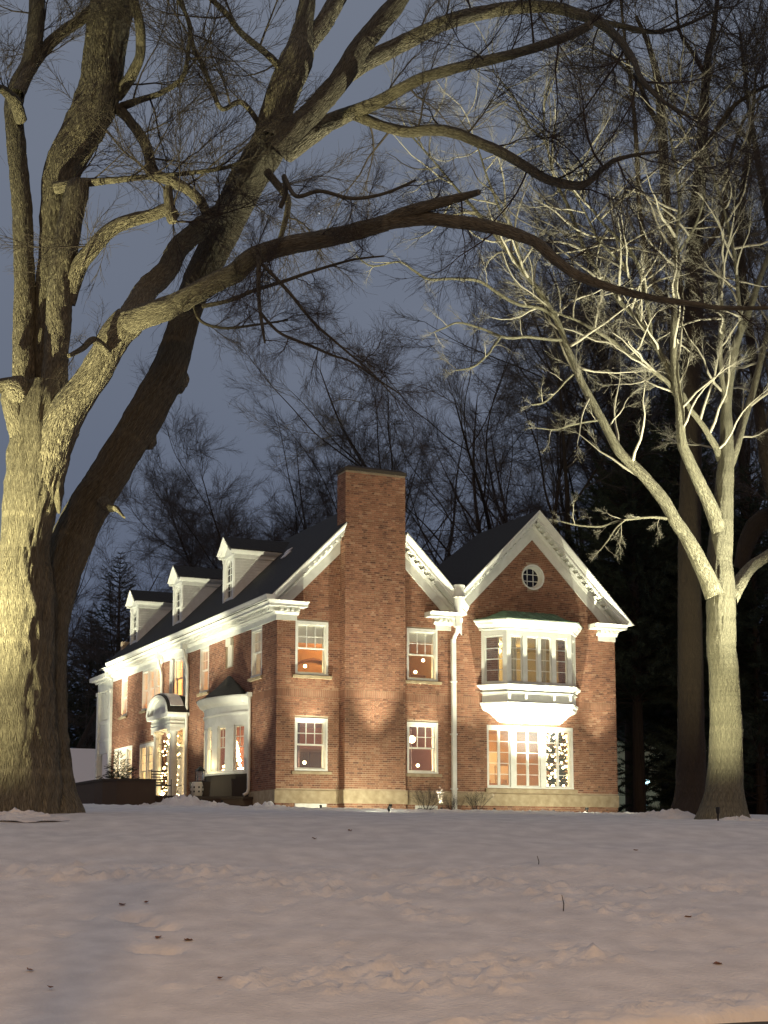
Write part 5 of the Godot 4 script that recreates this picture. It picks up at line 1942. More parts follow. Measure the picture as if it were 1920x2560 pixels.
func build_background() -> void:
	bare_tree("round crowned bare tree behind the roof and dormers", base_at(690, 92), 23.0, 6.6, 61, M.bark_darkened, 1.2, 0.6)
	bare_tree("thin upright bare tree directly behind the chimney", base_at(930, 100), 27.0, 7.0, 62, M.bark_darkened, 1.3, 2.4)
	bare_tree("many stemmed bare tree rising behind the right gable", base_at(1320, 66), 22.0, 8.0, 63, M.bark_darkened, 1.1, 1.9)
	bare_tree("bare tree between the gable and the floodlit right maple", base_at(1480, 82), 25.0, 8.0, 64, M.bark_darkened, 1.2, 2.4)
	bare_tree("faint bare tree at far left beyond the leaning trunk", base_at(150, 88), 17.0, 6.0, 65, M.bark_darkened, 1.12, 1.35)
	bare_tree("tall bare tree behind the big right trunk", base_at(1690, 74), 34.0, 9.0, 66, M.bark_darkened, 1.35, 1.05)
	bare_tree("bare tree at the far right edge behind the fence", base_at(1900, 70), 30.0, 9.0, 67, M.bark_darkened, 1.35, 1.05)
	# evergreens
	conifer("dark evergreen with a pointed top left of the house", base_at(285, 106), 19.5, 5.2, 71)
	conifer("shorter dark evergreen filling the gap beside the leaning trunk", base_at(215, 102), 14.6, 5.2, 72)
	conifer("lowest dark evergreen next to the snowy garage roof", base_at(160, 108), 11.6, 5.0, 73)
	conifer("broad black pine behind the right corner of the house", base_at(1600, 62), 17.5, 5.6, 74, "", 0.27)
	conifer("tall black pine rising between the right gable and the dark trunk", base_at(1580, 76), 21.0, 6.4, 75, "", 0.24)
	conifer("black pine behind the tall oak trunk", base_at(1728, 64), 19.5, 5.6, 76, "", 0.25)
	conifer("black pine behind the floodlit maple trunk", base_at(1800, 68), 16.5, 6.0, 77)
	conifer("black pine at the far right edge", base_at(1905, 62), 15.0, 5.5, 78)
	conifer("black pine hard by the right wall of the house", base_at(1525, 84), 14.5, 5.0, 79, "", 0.36)
	# a snowy garage roof beyond the sun porch
	var g := thing("garage", "low garage with a smooth snow covered roof beyond the sun porch", "garage")
	var c := at(230, 1960, 78)
	var x0 := c.x - 7.0
	var x1 := c.x + 8.0
	var zf := c.z + 1.0
	var w := MB.new()
	w.box(Vector3(x0, -0.5, zf - 0.4), Vector3(x1, 1.5, zf - 8.0))
	part("wall", w, M.capstone, g)
	var rf := MB.new()
	slab(rf, Vector3(x0 - 0.3, 1.45, zf), Vector3(x1 + 0.3, 1.45, zf), Vector3(x1 + 0.3, 4.05, zf - 4.0), Vector3(x0 - 0.3, 4.05, zf - 4.0), 0.2)
	slab(rf, Vector3(x0 - 0.3, 4.048, zf - 4.0), Vector3(x1 + 0.3, 4.048, zf - 4.0), Vector3(x1 + 0.3, 1.45, zf - 8.3), Vector3(x0 - 0.3, 1.45, zf - 8.3), 0.2)
	part("roof", rf, M.snow_smooth, g)
	# the neighbour's house glimpsed between the trunks
	var n := thing("neighbour_house", "distant pale house with lit windows glimpsed between the right trunks", "house")
	var q := at(1672, 1965, 96)
	var face := Transform3D(Basis(Vector3.UP, deg_to_rad(-20)), Vector3(q.x, 0, q.z))
	var hb := MB.new()
	hb.xf = face
	hb.box(Vector3(-6.5, -1, -6), Vector3(5.5, 5.5, 0))
	part("wall", hb, M.room_olive, n)
	var hr := MB.new()
	hr.xf = face
	hr.run(P2([-6.9, 5.5, 5.9, 5.5, -0.5, 9.5]), Vector3(0, 0, -6.3), Vector3.RIGHT, Vector3.UP, Vector3.BACK, 6.6)
	part("roof", hr, M.slate, n)
	var warm := glowing(Color(0.9, 0.72, 0.6), 0.42)
	for k in 3:
		for j in 2:
			var wm := MB.new()
			wm.xf = face
			wm.box(Vector3(-0.45 + k * 0.42, 1.55 + j * 1.05 - (0.25 if j == 0 else 0.0), 0.02), Vector3(-0.45 + k * 0.42 + 0.28, 2.5 + j * 1.05, 0.06))
			part("window", wm, warm, n)
	# a pale shed lit by its lamp
	var s := thing("distant_shed", "pale shed front lit by a bluish lamp behind the trees", "shed")
	var qs := at(1618, 1950, 98)
	var sb := MB.new()
	sb.box(Vector3(qs.x - 1.6, -1, qs.z - 2.0), Vector3(qs.x + 2.1, 4.1, qs.z - 1.2))
	part("wall", sb, M.ceramic, s)
	var sr := MB.new()
	sr.run(P2([-1.9, 4.1, 2.4, 4.1, 0.2, 5.4]), Vector3(qs.x, 0, qs.z - 2.2), Vector3.RIGHT, Vector3.UP, Vector3.BACK, 1.3)
	part("roof", sr, M.slate, s)
	# fence posts far right
	var f := thing("picket_fence", "pale post and rail fence at the far right behind the maple", "fence")
	for k in 6:
		var p := base_at(1862 + k * 22.0, 72)
		var pm := MB.new()
		pm.box(p + Vector3(-0.06, -0.3, -0.06), p + Vector3(0.06, 1.55 if k % 2 == 0 else 1.35, 0.06))
		part("post", pm, M.shade, f)
	var ra := base_at(1850, 72.2)
	var rb := base_at(1990, 72.2)
	for y in [0.45, 1.1]:
		var rm := MB.new()
		rm.bar([ra + Vector3(0, y, 0), rb + Vector3(0, y, 0)], [0.035, 0.035], 6)
		part("rail", rm, M.shade, f)

# ---------------------------------------------------------------- lamps
func flood(where: Vector3, aim: Vector3, energy: float, angle: float, blend: float, label: String, group := "", colour := Color(1.0, 0.93, 0.72), size := 0.05) -> void:
	var o := thing("floodlight", label, "floodlight", where, group)
	var dir := (aim - where).normalized()
	var st := MB.new()
	st.bar([Vector3(0, -0.35, 0), Vector3(0, 0.06, 0)], [0.018, 0.018], 8)
	part("stake", st, M.dark_metal, o)
	var b := turned_to(dir, 0, 1.0)
	var hd := MB.new()
	hd.xf = Transform3D(b, Vector3(0, 0.08, 0))
	hd.turned(Vector3.ZERO, [[0.02, -0.05], [0.035, -0.04], [0.04, 0.05], [0.044, 0.08], [0.038, 0.08], [0.034, 0.055]], 16, true, true)
	part("housing", hd, M.dark_metal, o)
	var ln := MB.new()
	ln.xf = Transform3D(b, Vector3(0, 0.08, 0))
	ln.turned(Vector3.ZERO, [[0.033, 0.057], [0.033, 0.062]], 16, true, true)
	part("lens", ln, M.lens, o)
	var l := SpotLight3D.new()
	l.name = "lamp"
	l.light_energy = energy
	l.light_color = colour
	l.spot_angle = angle
	l.spot_angle_attenuation = blend
	l.spot_range = 60.0
	l.light_size = size
	l.shadow_enabled = true
	o.add_child(l)
	l.position = Vector3(0, 0.08, 0) + dir * 0.115
	l.basis = Basis.looking_at(dir, Vector3.BACK if absf(dir.y) > 0.9 else Vector3.UP)

func bulb_light(called: String, label: String, category: String, where: Vector3, r: float, energy: float, colour: Color, emit: float, group := "") -> Node3D:
	var o := thing(called, label, category, where, group)
	var mb := MB.new()
	mb.ball(Vector3.ZERO, r, 12)
	part("globe", mb, glowing(colour, emit), o)
	var l := OmniLight3D.new()
	l.name = "lamp"
	l.light_energy = energy
	l.light_color = colour
	l.light_size = r * 0.8
	l.omni_range = 20.0
	l.omni_attenuation = 2.0
	l.shadow_enabled = true
	o.add_child(l)
	return o

func on_ground(x: float, z: float, up := 0.0) -> Vector3:
	return Vector3(x, ground(x, z) + up, z)

func build_lights() -> void:
	var white := Color(1.0, 0.98, 0.85)
	# along the gable wall, close under it; unseen, placed to light brick and oriel
	flood(on_ground(1.1, 1.15), Vector3(1.25, 7.0, 0.0), 90, 20, 1.0, "unseen small floodlight in the snow under the left gable windows", "", white)
	flood(on_ground(3.3, 1.6), Vector3(3.3, 9.4, 0.5), 170, 20, 1.0, "unseen small floodlight in the snow in front of the chimney", "", white)
	flood(on_ground(5.4, 1.15), Vector3(5.3, 7.0, 0.0), 90, 20, 1.0, "unseen small floodlight in the snow by the little basement window", "", white)
	flood(on_ground(7.2, 1.5), Vector3(6.9, 8.4, 0.0), 95, 20, 1.0, "unseen small floodlight in the snow by the front downspout", "", white)
	flood(on_ground(9.4, 1.62), Vector3(9.4, 5.6, 0.5), 260, 34, 1.0, "unseen small floodlight in the snow under the oriel window", "", white)
	flood(on_ground(12.2, 1.3), Vector3(12.3, 8.2, 0.0), 100, 19, 1.0, "unseen small floodlight in the snow near the right corner of the house", "", white)
	# added fill lamps further out on the lawn, evening out wall and snow
	flood(on_ground(1.0, 6.5), Vector3(3.0, 3.0, 0.0), 24, 50, 1.0, "added wide fill light on the lawn facing the chimney", "", white)
	flood(on_ground(11.0, 6.5), Vector3(9.8, 2.6, 0.0), 15, 46, 1.0, "added wide fill light on the lawn facing the right gable", "", white)
	flood(on_ground(2.6, 3.2, 0.12), Vector3(2.6, 0.0, 0.0), 9, 60, 1.0, "added low fill light washing the snow before the left gable wall", "", white)
	flood(on_ground(9.6, 3.4, 0.12), Vector3(9.6, 0.0, 0.0), 9, 62, 1.0, "added low fill light washing the snow before the right gable wall", "", white)
	# unseen lamps along the facade and for the dormers; bay lamp is added fill
	flood(Vector3(-2.2, 0.62, -7.9), Vector3(0.0, 6.6, -8.2), 35, 40, 1.0, "unseen floodlight on the terrace between the bay window and portico", "", white)
	flood(Vector3(-2.4, 0.62, -13.2), Vector3(0.0, 6.6, -13.2), 39, 42, 1.0, "unseen floodlight at the far end of the terrace past the portico", "", white)
	flood(Vector3(-2.6, 0.25, -18.6), Vector3(0.0, 6.4, -19.0), 52, 44, 1.0, "unseen floodlight below the lower facade windows by the sun porch", "", white)
	flood(Vector3(-1.5, 0.15, -0.9), Vector3(0.0, 6.9, -2.2), 26, 30, 1.0, "unseen floodlight in the snow at the left corner of the house", "", white)
	flood(Vector3(-5.9, 0.4, -3.0), Vector3(0.3, 9.0, -6.5), 170, 20, 1.0, "unseen floodlight outside the garden wall trained on the nearest dormer", "", white)
	flood(Vector3(-5.9, 0.4, -10.0), Vector3(0.3, 9.0, -12.8), 180, 20, 1.0, "unseen floodlight outside the garden wall trained on the middle dormer", "", white)
	flood(Vector3(-5.9, 0.4, -17.0), Vector3(0.3, 9.0, -19.2), 200, 20, 1.0, "unseen floodlight outside the garden wall trained on the farthest dormer", "", white)
	flood(Vector3(-4.3, 0.62, -3.0), Vector3(-0.3, 2.3, -4.6), 9, 40, 1.0, "added weak fill light on the terrace facing the bay window", "", white)
	# trees: unseen lamps at left, the staked one, and an added crown lamp
	var la := EYE + rgt * -10.6 + fwd * 24.0
	la = on_ground(la.x, la.z)
	flood(la, at(-40, 1230, 28.0), 560, 29, 1.0, "unseen floodlight on the lawn left of the furrowed maple", "", Color(1.0, 0.95, 0.72), 0.06)
	flood(la + rgt * 0.5 - fwd * 0.3, at(30, 1640, 28.0), 85, 27, 1.0, "second unseen floodlight on the lawn aimed low at the furrowed maple", "", Color(1.0, 0.95, 0.72), 0.06)
	var lb := base_at(1795, 30.3) + Vector3(0, 0.12, 0)
	flood(lb, at(1740, 1300, 35.0), 105, 48, 1.0, "black floodlight on a stake before the pale right maple", "", Color(1.0, 0.96, 0.76), 0.06)
	var lc := EYE + rgt * 12.6 + fwd * 30.0
	flood(on_ground(lc.x, lc.z), at(1480, 980, 33.6), 900, 25, 1.0, "added floodlight, out of view right of the pale maple, trained on its crown", "", Color(1.0, 0.97, 0.82), 0.06)
	# lamps in the rooms; the ceiling ones are unseen, placed to light the windows
	bulb_light("wall_lamp", "bright globe lamp shining in the lower right gable window", "lamp", Vector3(5.10, 2.45, -0.46), 0.13, 1.6, Color(1.0, 0.88, 0.66), 9.0)
	bulb_light("window_candle", "electric candle on the sill of the upper left gable window", "candle", Vector3(1.12, 4.74, -0.32), 0.058, 0.5, Color(1.0, 0.88, 0.62), 14.0)
	bulb_light("window_candle", "electric candle on the sill of the upper right gable window", "candle", Vector3(5.17, 4.74, -0.32), 0.058, 0.5, Color(1.0, 0.88, 0.62), 14.0)
	bulb_light("window_candle", "electric candle on the sill of the lower left gable window", "candle", Vector3(1.12, 1.56, -0.32), 0.058, 0.5, Color(1.0, 0.88, 0.62), 14.0)
	bulb_light("window_candle", "electric candle on the sill of the lower right gable window", "candle", Vector3(5.25, 1.56, -0.32), 0.058, 0.5, Color(1.0, 0.88, 0.62), 14.0)
	bulb_light("unseen_ceiling_lamp", "unseen ceiling lamp of the reddish lower gable room", "lamp", Vector3(3.4, 2.9, -2.6), 0.12, 2.2, Color(1.0, 0.80, 0.58), 4.0)
	bulb_light("unseen_ceiling_lamp", "unseen ceiling lamp of the upper gable room", "lamp", Vector3(3.2, 5.95, -2.4), 0.12, 2.4, Color(1.0, 0.72, 0.42), 4.0)
	bulb_light("unseen_ceiling_lamp", "unseen ceiling lamp of the room with the christmas tree", "lamp", Vector3(9.0, 2.95, -2.8), 0.12, 5.0, Color(1.0, 0.78, 0.50), 4.0)
	bulb_light("unseen_ceiling_lamp", "dim unseen ceiling lamp behind the oriel window", "lamp", Vector3(9.6, 5.95, -2.4), 0.10, 4.5, Color(1.0, 0.85, 0.6), 4.0)
	bulb_light("unseen_ceiling_lamp", "unseen ceiling lamp behind the bay window", "lamp", Vector3(2.2, 3.0, -6.6), 0.12, 3.0, Color(1.0, 0.85, 0.62), 4.0)
	bulb_light("unseen_ceiling_lamp", "unseen ceiling lamp of the hall behind the portico", "lamp", Vector3(2.0, 3.05, -10.7), 0.12, 6.0, Color(1.0, 0.86, 0.62), 4.0)
	bulb_light("unseen_ceiling_lamp", "unseen ceiling lamp behind the bright lower facade windows", "lamp", Vector3(2.2, 3.05, -15.2), 0.12, 24.0, Color(1.0, 0.88, 0.68), 4.0)
	bulb_light("unseen_ceiling_lamp", "unseen ceiling lamp at the far end of the lower facade", "lamp", Vector3(2.2, 3.05, -18.6), 0.12, 18.0, Color(1.0, 0.88, 0.68), 4.0)
	bulb_light("unseen_ceiling_lamp", "unseen ceiling lamp of the upper room nearest the street", "lamp", Vector3(2.3, 5.95, -8.6), 0.12, 34.0, Color(1.0, 0.74, 0.42), 4.0)
	bulb_light("unseen_ceiling_lamp", "unseen ceiling lamp of the upper room over the portico", "lamp", Vector3(2.3, 5.95, -15.5), 0.12, 40.0, Color(1.0, 0.74, 0.42), 4.0)
	bulb_light("unseen_portico_lamp", "unseen lamp under the portico ceiling, lighting the pilasters", "lamp", Vector3(-0.35, 3.1, -10.72), 0.07, 0.5, Color(1.0, 0.86, 0.60), 8.0)  # out of view; placed to light the portico from within
	# far lamps
	bulb_light("yard_lamp", "bright bluish yard lamp seen between the trunks", "lamp", at(1613, 1957, 92), 0.30, 16.0, Color(0.75, 0.95, 1.0), 9.0)
	bulb_light("yard_lamp", "small bluish lamp low down beneath the bright yard lamp", "lamp", at(1613, 2016, 90), 0.13, 1.5, Color(0.75, 0.92, 1.0), 7.0)
	# unseen lamps behind the camera light the lawn; the right one is added fill
	unseen_street_lamp(-1.95, "unseen street lamp on a tall pole straight across the street", 205.0)
	unseen_street_lamp(17.0, "added fill lamp on a tall pole, unseen further right along the street", 165.0)  # added as fill, softening the shadows on the snow
	# an unseen post, placed so that its shadow falls across the lawn
	var pp := EYE + rgt * -2.5 + fwd * 4.0
	pp.y = -2.95
	var up := thing("unseen_pole", "unseen pole at the near edge of the street, shading the lawn", "pole", pp)
	var um := MB.new()
	um.bar([Vector3.ZERO, Vector3(0, 5.7, 0)], [0.17, 0.14], 14)
	part("pole", um, M.bark_darkened, up)

func unseen_street_lamp(s: float, label: String, energy: float) -> void:
	var sp := EYE + rgt * s + fwd * -9.0
	sp.y = -2.95
	var sl := thing("unseen_street_lamp", label, "lamp", sp, "street lamps")
	var pole := MB.new()
	pole.bar([Vector3.ZERO, Vector3(0, 8.2, 0)], [0.09, 0.06], 10)
	pole.bar([Vector3(0, 8.2, 0), fwd * 0.8 + Vector3(0, 8.5, 0), fwd * 1.8 + Vector3(0, 8.5, 0)], [0.05, 0.04, 0.04], 8)
	part("pole", pole, M.dark_metal, sl)
	var hd := MB.new()
	hd.turned(fwd * 2.0 + Vector3(0, 8.45, 0), [[0.25, 0.0], [0.22, 0.12], [0.05, 0.2]], 14)
	part("lamp_head", hd, M.dark_metal, sl)
	var ln := MB.new()
	ln.turned(fwd * 2.0 + Vector3(0, 8.42, 0), [[0.16, 0.0], [0.16, 0.02]], 14)
	part("lens", ln, M.lens, sl)
	var l := SpotLight3D.new()
	l.name = "lamp"
	l.light_energy = energy
	l.light_color = Color(1.0, 0.76, 0.46)
	l.spot_angle = 58.0
	l.spot_angle_attenuation = 1.0
	l.spot_range = 80.0
	l.light_size = 0.4
	l.shadow_enabled = true
	sl.add_child(l)
	l.position = fwd * 2.0 + Vector3(0, 8.38, 0)
	var aimed := l.position + fwd * 26.0 - rgt * s * 0.8 + Vector3(0, -20.0, 0)
	l.basis = Basis.looking_at((aimed - l.position).normalized(), Vector3.UP)

# ---------------------------------------------------------------- small things
func build_small_things() -> void:
	# christmas tree in the broad window
	lit_tree("christmas_tree", "christmas tree covered in lights behind the broad right window", Vector3(11.12, 0.62, -0.98), 3.0, 0.62, 31, 0.45)
	lit_tree("christmas_tree", "christmas tree with lights glimpsed through the bay window", Vector3(0.12, 0.62, -4.5), 2.0, 0.55, 32)
	# garlands by the front door
	for s in [-1.0, 1.0]:
		var g := thing("door_garland", "evergreen garland with white lights %s the front door" % ["on the far side of" if s < 0 else "on the near side of"], "garland")
		garland(g, [Vector3(-0.28, 0.6, -10.72 + s * 0.78), Vector3(-0.3, 1.5, -10.72 + s * 0.8), Vector3(-0.28, 2.5, -10.72 + s * 0.78), Vector3(-0.26, 3.05, -10.72 + s * 0.6)], 40 + int(s))
	# ceramic stool, lantern, bench
	var st := thing("garden_stool", "white pierced ceramic garden stool on the terrace", "stool", Vector3(-1.83, 0.48, -2.5))
	var mb := MB.new()
	mb.turned(Vector3.ZERO, [[0.15, 0.0], [0.17, 0.02], [0.20, 0.14], [0.215, 0.24], [0.20, 0.35], [0.17, 0.46], [0.15, 0.48], [0.0, 0.485]], 20)
	part("body", mb, M.ceramic, st)
	for k in 8:
		var h := MB.new()
		var a := TAU * k / 8.0
		for y in [0.16, 0.30]:
			h.box(Vector3(-0.025, y - 0.03, 0.195), Vector3(0.025, y + 0.03, 0.216))
		h.xf = Transform3D.IDENTITY
		var o := part("hole_shade", h, M.dark_metal, st)  # dark blocks stand in for the shade inside the holes
		o.rotation.y = a
	var ln := thing("lantern", "black house shaped lantern standing on the terrace by the bay", "lantern", Vector3(-1.6, 1.0, -2.9))
	var lf := MB.new()
	for q in [[-0.13, -0.13], [0.13, -0.13], [0.13, 0.13], [-0.13, 0.13]]:
		lf.bar([Vector3(q[0], 0, q[1]), Vector3(q[0] * 0.9, 0.34, q[1] * 0.9)], [0.014, 0.012], 6)
	lf.loft([ring4(-0.15, 0.15, 0.15, -0.15, 0.34), ring4(-0.02, 0.02, 0.02, -0.02, 0.50)], true, true, false)
	lf.box(Vector3(-0.15, -0.02, -0.15), Vector3(0.15, 0.015, 0.15))
	part("frame", lf, M.dark_metal, ln)
	var lg := MB.new()
	lg.box(Vector3(-0.10, 0.03, -0.10), Vector3(0.10, 0.32, 0.10))
	part("pane", lg, M.glass, ln)
	var ped := thing("planter_box", "dark square planter beneath the lantern", "planter", Vector3(-1.6, 0.48, -2.9))
	var pm := MB.new()
	pm.loft([ring4(-0.24, 0.24, 0.24, -0.24, 0.0), ring4(-0.28, 0.28, 0.28, -0.28, 0.50)], true, true, false)
	part("box", pm, M.capstone, ped)
	var bn := thing("terrace_chair", "black slatted metal chair on the terrace near the portico", "chair", Vector3(-2.55, 0.48, -4.2))
	for x in [-0.27, 0.27]:
		for z in [-0.25, 0.25]:
			var lg2 := MB.new()
			lg2.bar([Vector3(x, 0, z), Vector3(x, 0.95 if z < 0 else 0.62, z - (0.06 if z < 0 else 0.0))], [0.018, 0.018], 6)
			part("leg", lg2, M.dark_metal, bn)
	for k in 5:
		var sl := MB.new()
		sl.box(Vector3(-0.27, 0.50 + k * 0.095, -0.30), Vector3(0.27, 0.54 + k * 0.095, -0.27))
		part("slat", sl, M.dark_metal, bn)
	var se := MB.new()
	se.box(Vector3(-0.27, 0.40, -0.25), Vector3(0.27, 0.44, 0.25))
	part("seat", se, M.dark_metal, bn)
	# spruce by the garden wall
	conifer("small ragged spruce behind the low garden wall", Vector3(-3.35, 0.46, -6.9), 1.75, 0.75, 88, "", 0.1, "young_spruce")
	# bare shrubs at the foot of the gable wall
	shrub("twiggy bare shrub in front of the little basement window", Vector3(5.0, 0.0, 0.75), 0.95, 91)
	shrub("twiggy bare shrub right of the front downspout", Vector3(6.95, 0.0, 0.7), 0.8, 92)
	shrub("twiggy bare shrub left of the front downspout", Vector3(6.0, 0.0, 0.7), 0.6, 93)
	# snow piled by the terrace
	heap("snow_pile", "tallest lumpy pile of shovelled snow before the portico", at(455, 2020, 49.5), 1.1, 0.62, 94)
	heap("snow_pile", "pile of shovelled snow before the bay window", at(530, 2028, 49.2), 1.0, 0.36, 95)
	heap("snow_pile", "pile of shovelled snow at the corner of the house", at(665, 2024, 48.2), 0.95, 0.36, 96)
	heap("snow_pile", "low spread of shovelled snow by the end of the garden wall", at(385, 2034, 49.2), 1.0, 0.26, 97)
	heap("snow_pile", "lumpy snow bank left of the pale maple's roots", at(1665, 2046, 35.5), 1.0, 0.34, 98)
	heap("snow_pile", "floodlit snow drifted against the pale maple's roots", at(1850, 2062, 31.8), 0.8, 0.20, 99)
	heap("snow_pile", "snow drifted against the foot of the big left maple", at(40, 2060, 26.6), 1.0, 0.22, 100)
	heap("snow_pile", "low snow ridge under the broad right window", at(1330, 2046, 50.5), 1.3, 0.22, 101)
	heap("snow_pile", "low snow ridge under the chimney", at(900, 2040, 48.0), 1.2, 0.20, 102)
	# twigs and leaves lying in the snow
	for q in [[1407, 2283, "bare stick poking out of the snow right of centre", 0.22], [1345, 2168, "thin dead stem poking out of the snow near the brow", 0.16]]:
		var p := snow_spot(q[0], q[1])
		var o := thing("dead_stem", q[2], "stick", p)
		var m := MB.new()
		m.bar([Vector3(0, -0.05, 0), Vector3(0.01, q[3] * 0.5, 0.01), Vector3(-0.01, q[3], 0)], [0.007, 0.006, 0.004], 6)
		part("stem", m, M.bark_darkened, o)
	var r := RandomNumberGenerator.new()
	r.seed = 55
	for q in [[55, 2045, "dark leaf on the snow at the foot of the big left maple"], [875, 2080, "dark leaf on the upper lawn below the chimney"], [785, 2100, "dark speck of a leaf on the upper lawn left of the chimney"], [1720, 2298, "brown leaf on the lawn right of the bare stick"], [1590, 2130, "brown leaf on the upper lawn below the right corner of the house"], [1760, 2185, "curled leaf on the snowy brow below the right maple"], [365, 2261, "larger dark leaf clump in the shadow at the left"], [305, 2266, "small leaf left of the larger clump in the shadow"], [75, 2430, "leaf low on the lawn by the left edge"], [125, 2475, "lowest dark leaf on the left side of the lawn"], [550, 2452, "lone leaf low on the lawn right of the pole shadow"], [395, 2350, "left one of two leaves in the dents of the snow"], [470, 2355, "right one of two leaves in the dents of the snow"], [1795, 2415, "leaf low on the lawn near the right edge"]]:
		var p := snow_spot(q[0], q[1])
		var o := thing("fallen_leaf", q[2], "leaf", p, "dry leaves scattered over the snow")
		var m := MB.new()
		var n := 9
		var ring := []
		var s := r.randf_range(0.035, 0.06)
		for k in n:
			var a := TAU * k / n
			ring.append(Vector3(cos(a) * s * (1.0 if k % 2 == 0 else 0.62), 0.02 + r.randf() * 0.03, sin(a) * s * 1.2 * (1.0 if k % 2 == 0 else 0.62)))
		for k in n:
			m.poly([Vector3(0, 0.02, 0), ring[(k + 1) % n], ring[k]])
		part("blade", m, M.wood, o)
	# things in the room with the tree
	var ch := thing("wooden_chair", "pale wooden chair in the room behind the broad window", "chair", Vector3(9.35, 0.6, -2.1))
	var cm := MB.new()
	cm.box(Vector3(-0.26, 0.45, -0.24), Vector3(0.26, 0.5, 0.24))
	part("seat", cm, M.room_tan, ch)
	var cb := MB.new()
	cb.box(Vector3(-0.26, 0.62, 0.2), Vector3(0.26, 1.12, 0.24))
	part("backrest", cb, M.room_tan, ch)
	for x in [-0.23, 0.23]:
		for z in [-0.21, 0.21]:
			var wl := MB.new()
			wl.bar([Vector3(x, 0, z), Vector3(x, 0.62, z)], [0.022, 0.022], 6)
			part("leg", wl, M.room_tan, ch)
	var cab := thing("cabinet", "tall pale cabinet against the wall behind the broad window", "cabinet", Vector3(10.05, 0.6, -4.2))
	var cbm := MB.new()
	cbm.box(Vector3(-0.35, 0, -0.3), Vector3(0.35, 1.75, 0.2))
	part("body", cbm, M.room_cream, cab)
	var chest := thing("wooden_chest", "reddish wooden chest in the upper right gable room", "chest", Vector3(6.0, 3.4, -2.2))
	var cx := MB.new()
	cx.box(Vector3(-0.45, 0, -0.25), Vector3(0.4, 1.45, 0.2))
	part("body", cx, M.gloss, chest)
	var dl := MB.new()
	for k in 3:
		dl.box(Vector3(-0.41, 0.1 + 0.45 * k, 0.2), Vector3(0.36, 0.5 + 0.45 * k, 0.215))
	kind(part("drawers", dl, M.wood, chest), "stuff")
	bulb_light("sconce_lamp", "small oval lamp glowing above the candle in the upper right gable window", "lamp", Vector3(5.9, 5.28, -1.2), 0.06, 0.3, Color(1.0, 0.9, 0.7), 10.0)
	var pic := thing("picture_frame", "dark framed picture on the wall of the upper left gable room", "picture", Vector3(3.55, 5.2, -3.5))
	var pf := MB.new()
	frame_bars(pf, -0.3, 0.3, -0.4, 0.4, 0.0, 0.05, 0.06, 1, 1)
	pf.box(Vector3(-0.25, -0.35, 0.0), Vector3(0.25, 0.35, 0.02))
	part("frame", pf, M.wood, pic)
	var arch := thing("arched_doorway", "dark arched doorway in the upper left gable room", "door", Vector3(2.7, 3.4, -3.54))
	var am := MB.new()
	var rings := []
	var prof := []
	for k in 17:
		var a := PI * k / 16.0
		prof.append(Vector2(cos(a) * 1.05, 1.0 + sin(a) * 1.05))
	for k in 17:
		var a := PI * (16 - k) / 16.0
		prof.append(Vector2(cos(a) * 0.97, 1.0 + sin(a) * 0.97))
	am.run(prof, Vector3.ZERO, Vector3.RIGHT, Vector3.UP, Vector3.BACK, 0.06)
	part("arch", am, M.wood, arch)

	var side := thing("china_cabinet", "dark glossy cabinet in the lower left gable room", "cabinet", Vector3(2.35, 0.6, -2.6))
	var sbm := MB.new()
	sbm.box(Vector3(-0.75, 0, -0.25), Vector3(0.75, 1.55, 0.2))
	part("body", sbm, M.wood, side)
	for k in 3:
		var dm := MB.new()
		dm.box(Vector3(-0.70 + 0.48 * k, 0.1, 0.2), Vector3(-0.28 + 0.48 * k, 1.45, 0.225))
		part("door", dm, M.gloss, side)
	for q in [[0.78, 0.2], [1.78, 0.22], [4.9, 0.18], [5.95, 0.25]]:
		var dr := thing("drape", "plum drape at the %s of the lower %s gable window" % ["left side" if q[0] < 1.0 or q[0] > 4.0 and q[0] < 5.5 else "right side", "left" if q[0] < 3.0 else "right"], "curtain")
		var mm := MB.new()
		drape(mm, Vector3(q[0] + 0.1, 1.3, -0.62), Vector3.RIGHT, q[1], 1.7)
		part("cloth", mm, M.curtain_plum, dr)

func snow_spot(px: float, py: float) -> Vector3:       # where the sight line through that pixel meets the snow
	var prev := at(px, py, 12.0)
	var t := 12.0
	while t < 60.0:
		var p := at(px, py, t)
		if p.y < ground(p.x, p.z):
			return p
		prev = p
		t += 0.1
	return Vector3(prev.x, ground(prev.x, prev.z), prev.z)

func heap(called: String, label: String, where: Vector3, w: float, h: float, seed_: int) -> void:
	var base := Vector3(where.x, ground(where.x, where.z) - 0.1, where.z)
	var o := thing(called, label, "snow", base, "piles of shovelled snow")
	var nz := FastNoiseLite.new()
	nz.seed = seed_
	nz.frequency = 2.6
	nz.fractal_octaves = 4
	var rings := []
	for k in 19:
		var f := k / 18.0
		var ring := []
		for j in 48:
			var a := -TAU * j / 48
			var d := Vector3(cos(a), 0, sin(a))
			var rad := w * (1.0 - f)
			var q := d * rad
			var y := h * pow(f, 0.8) * (0.8 + 0.55 * nz.get_noise_2d(q.x * 1.2 + seed_, q.z * 1.2)) + 0.05 * nz.get_noise_2d(q.x * 4.0, q.z * 4.0)
			ring.append(rgt * q.x * 1.3 + fwd * q.z * 0.8 + Vector3(0, y, 0))
		rings.append(ring)
	var mb := MB.new()
	mb.loft(rings, true, false, true)
	part("heap", mb, M.snow, o)

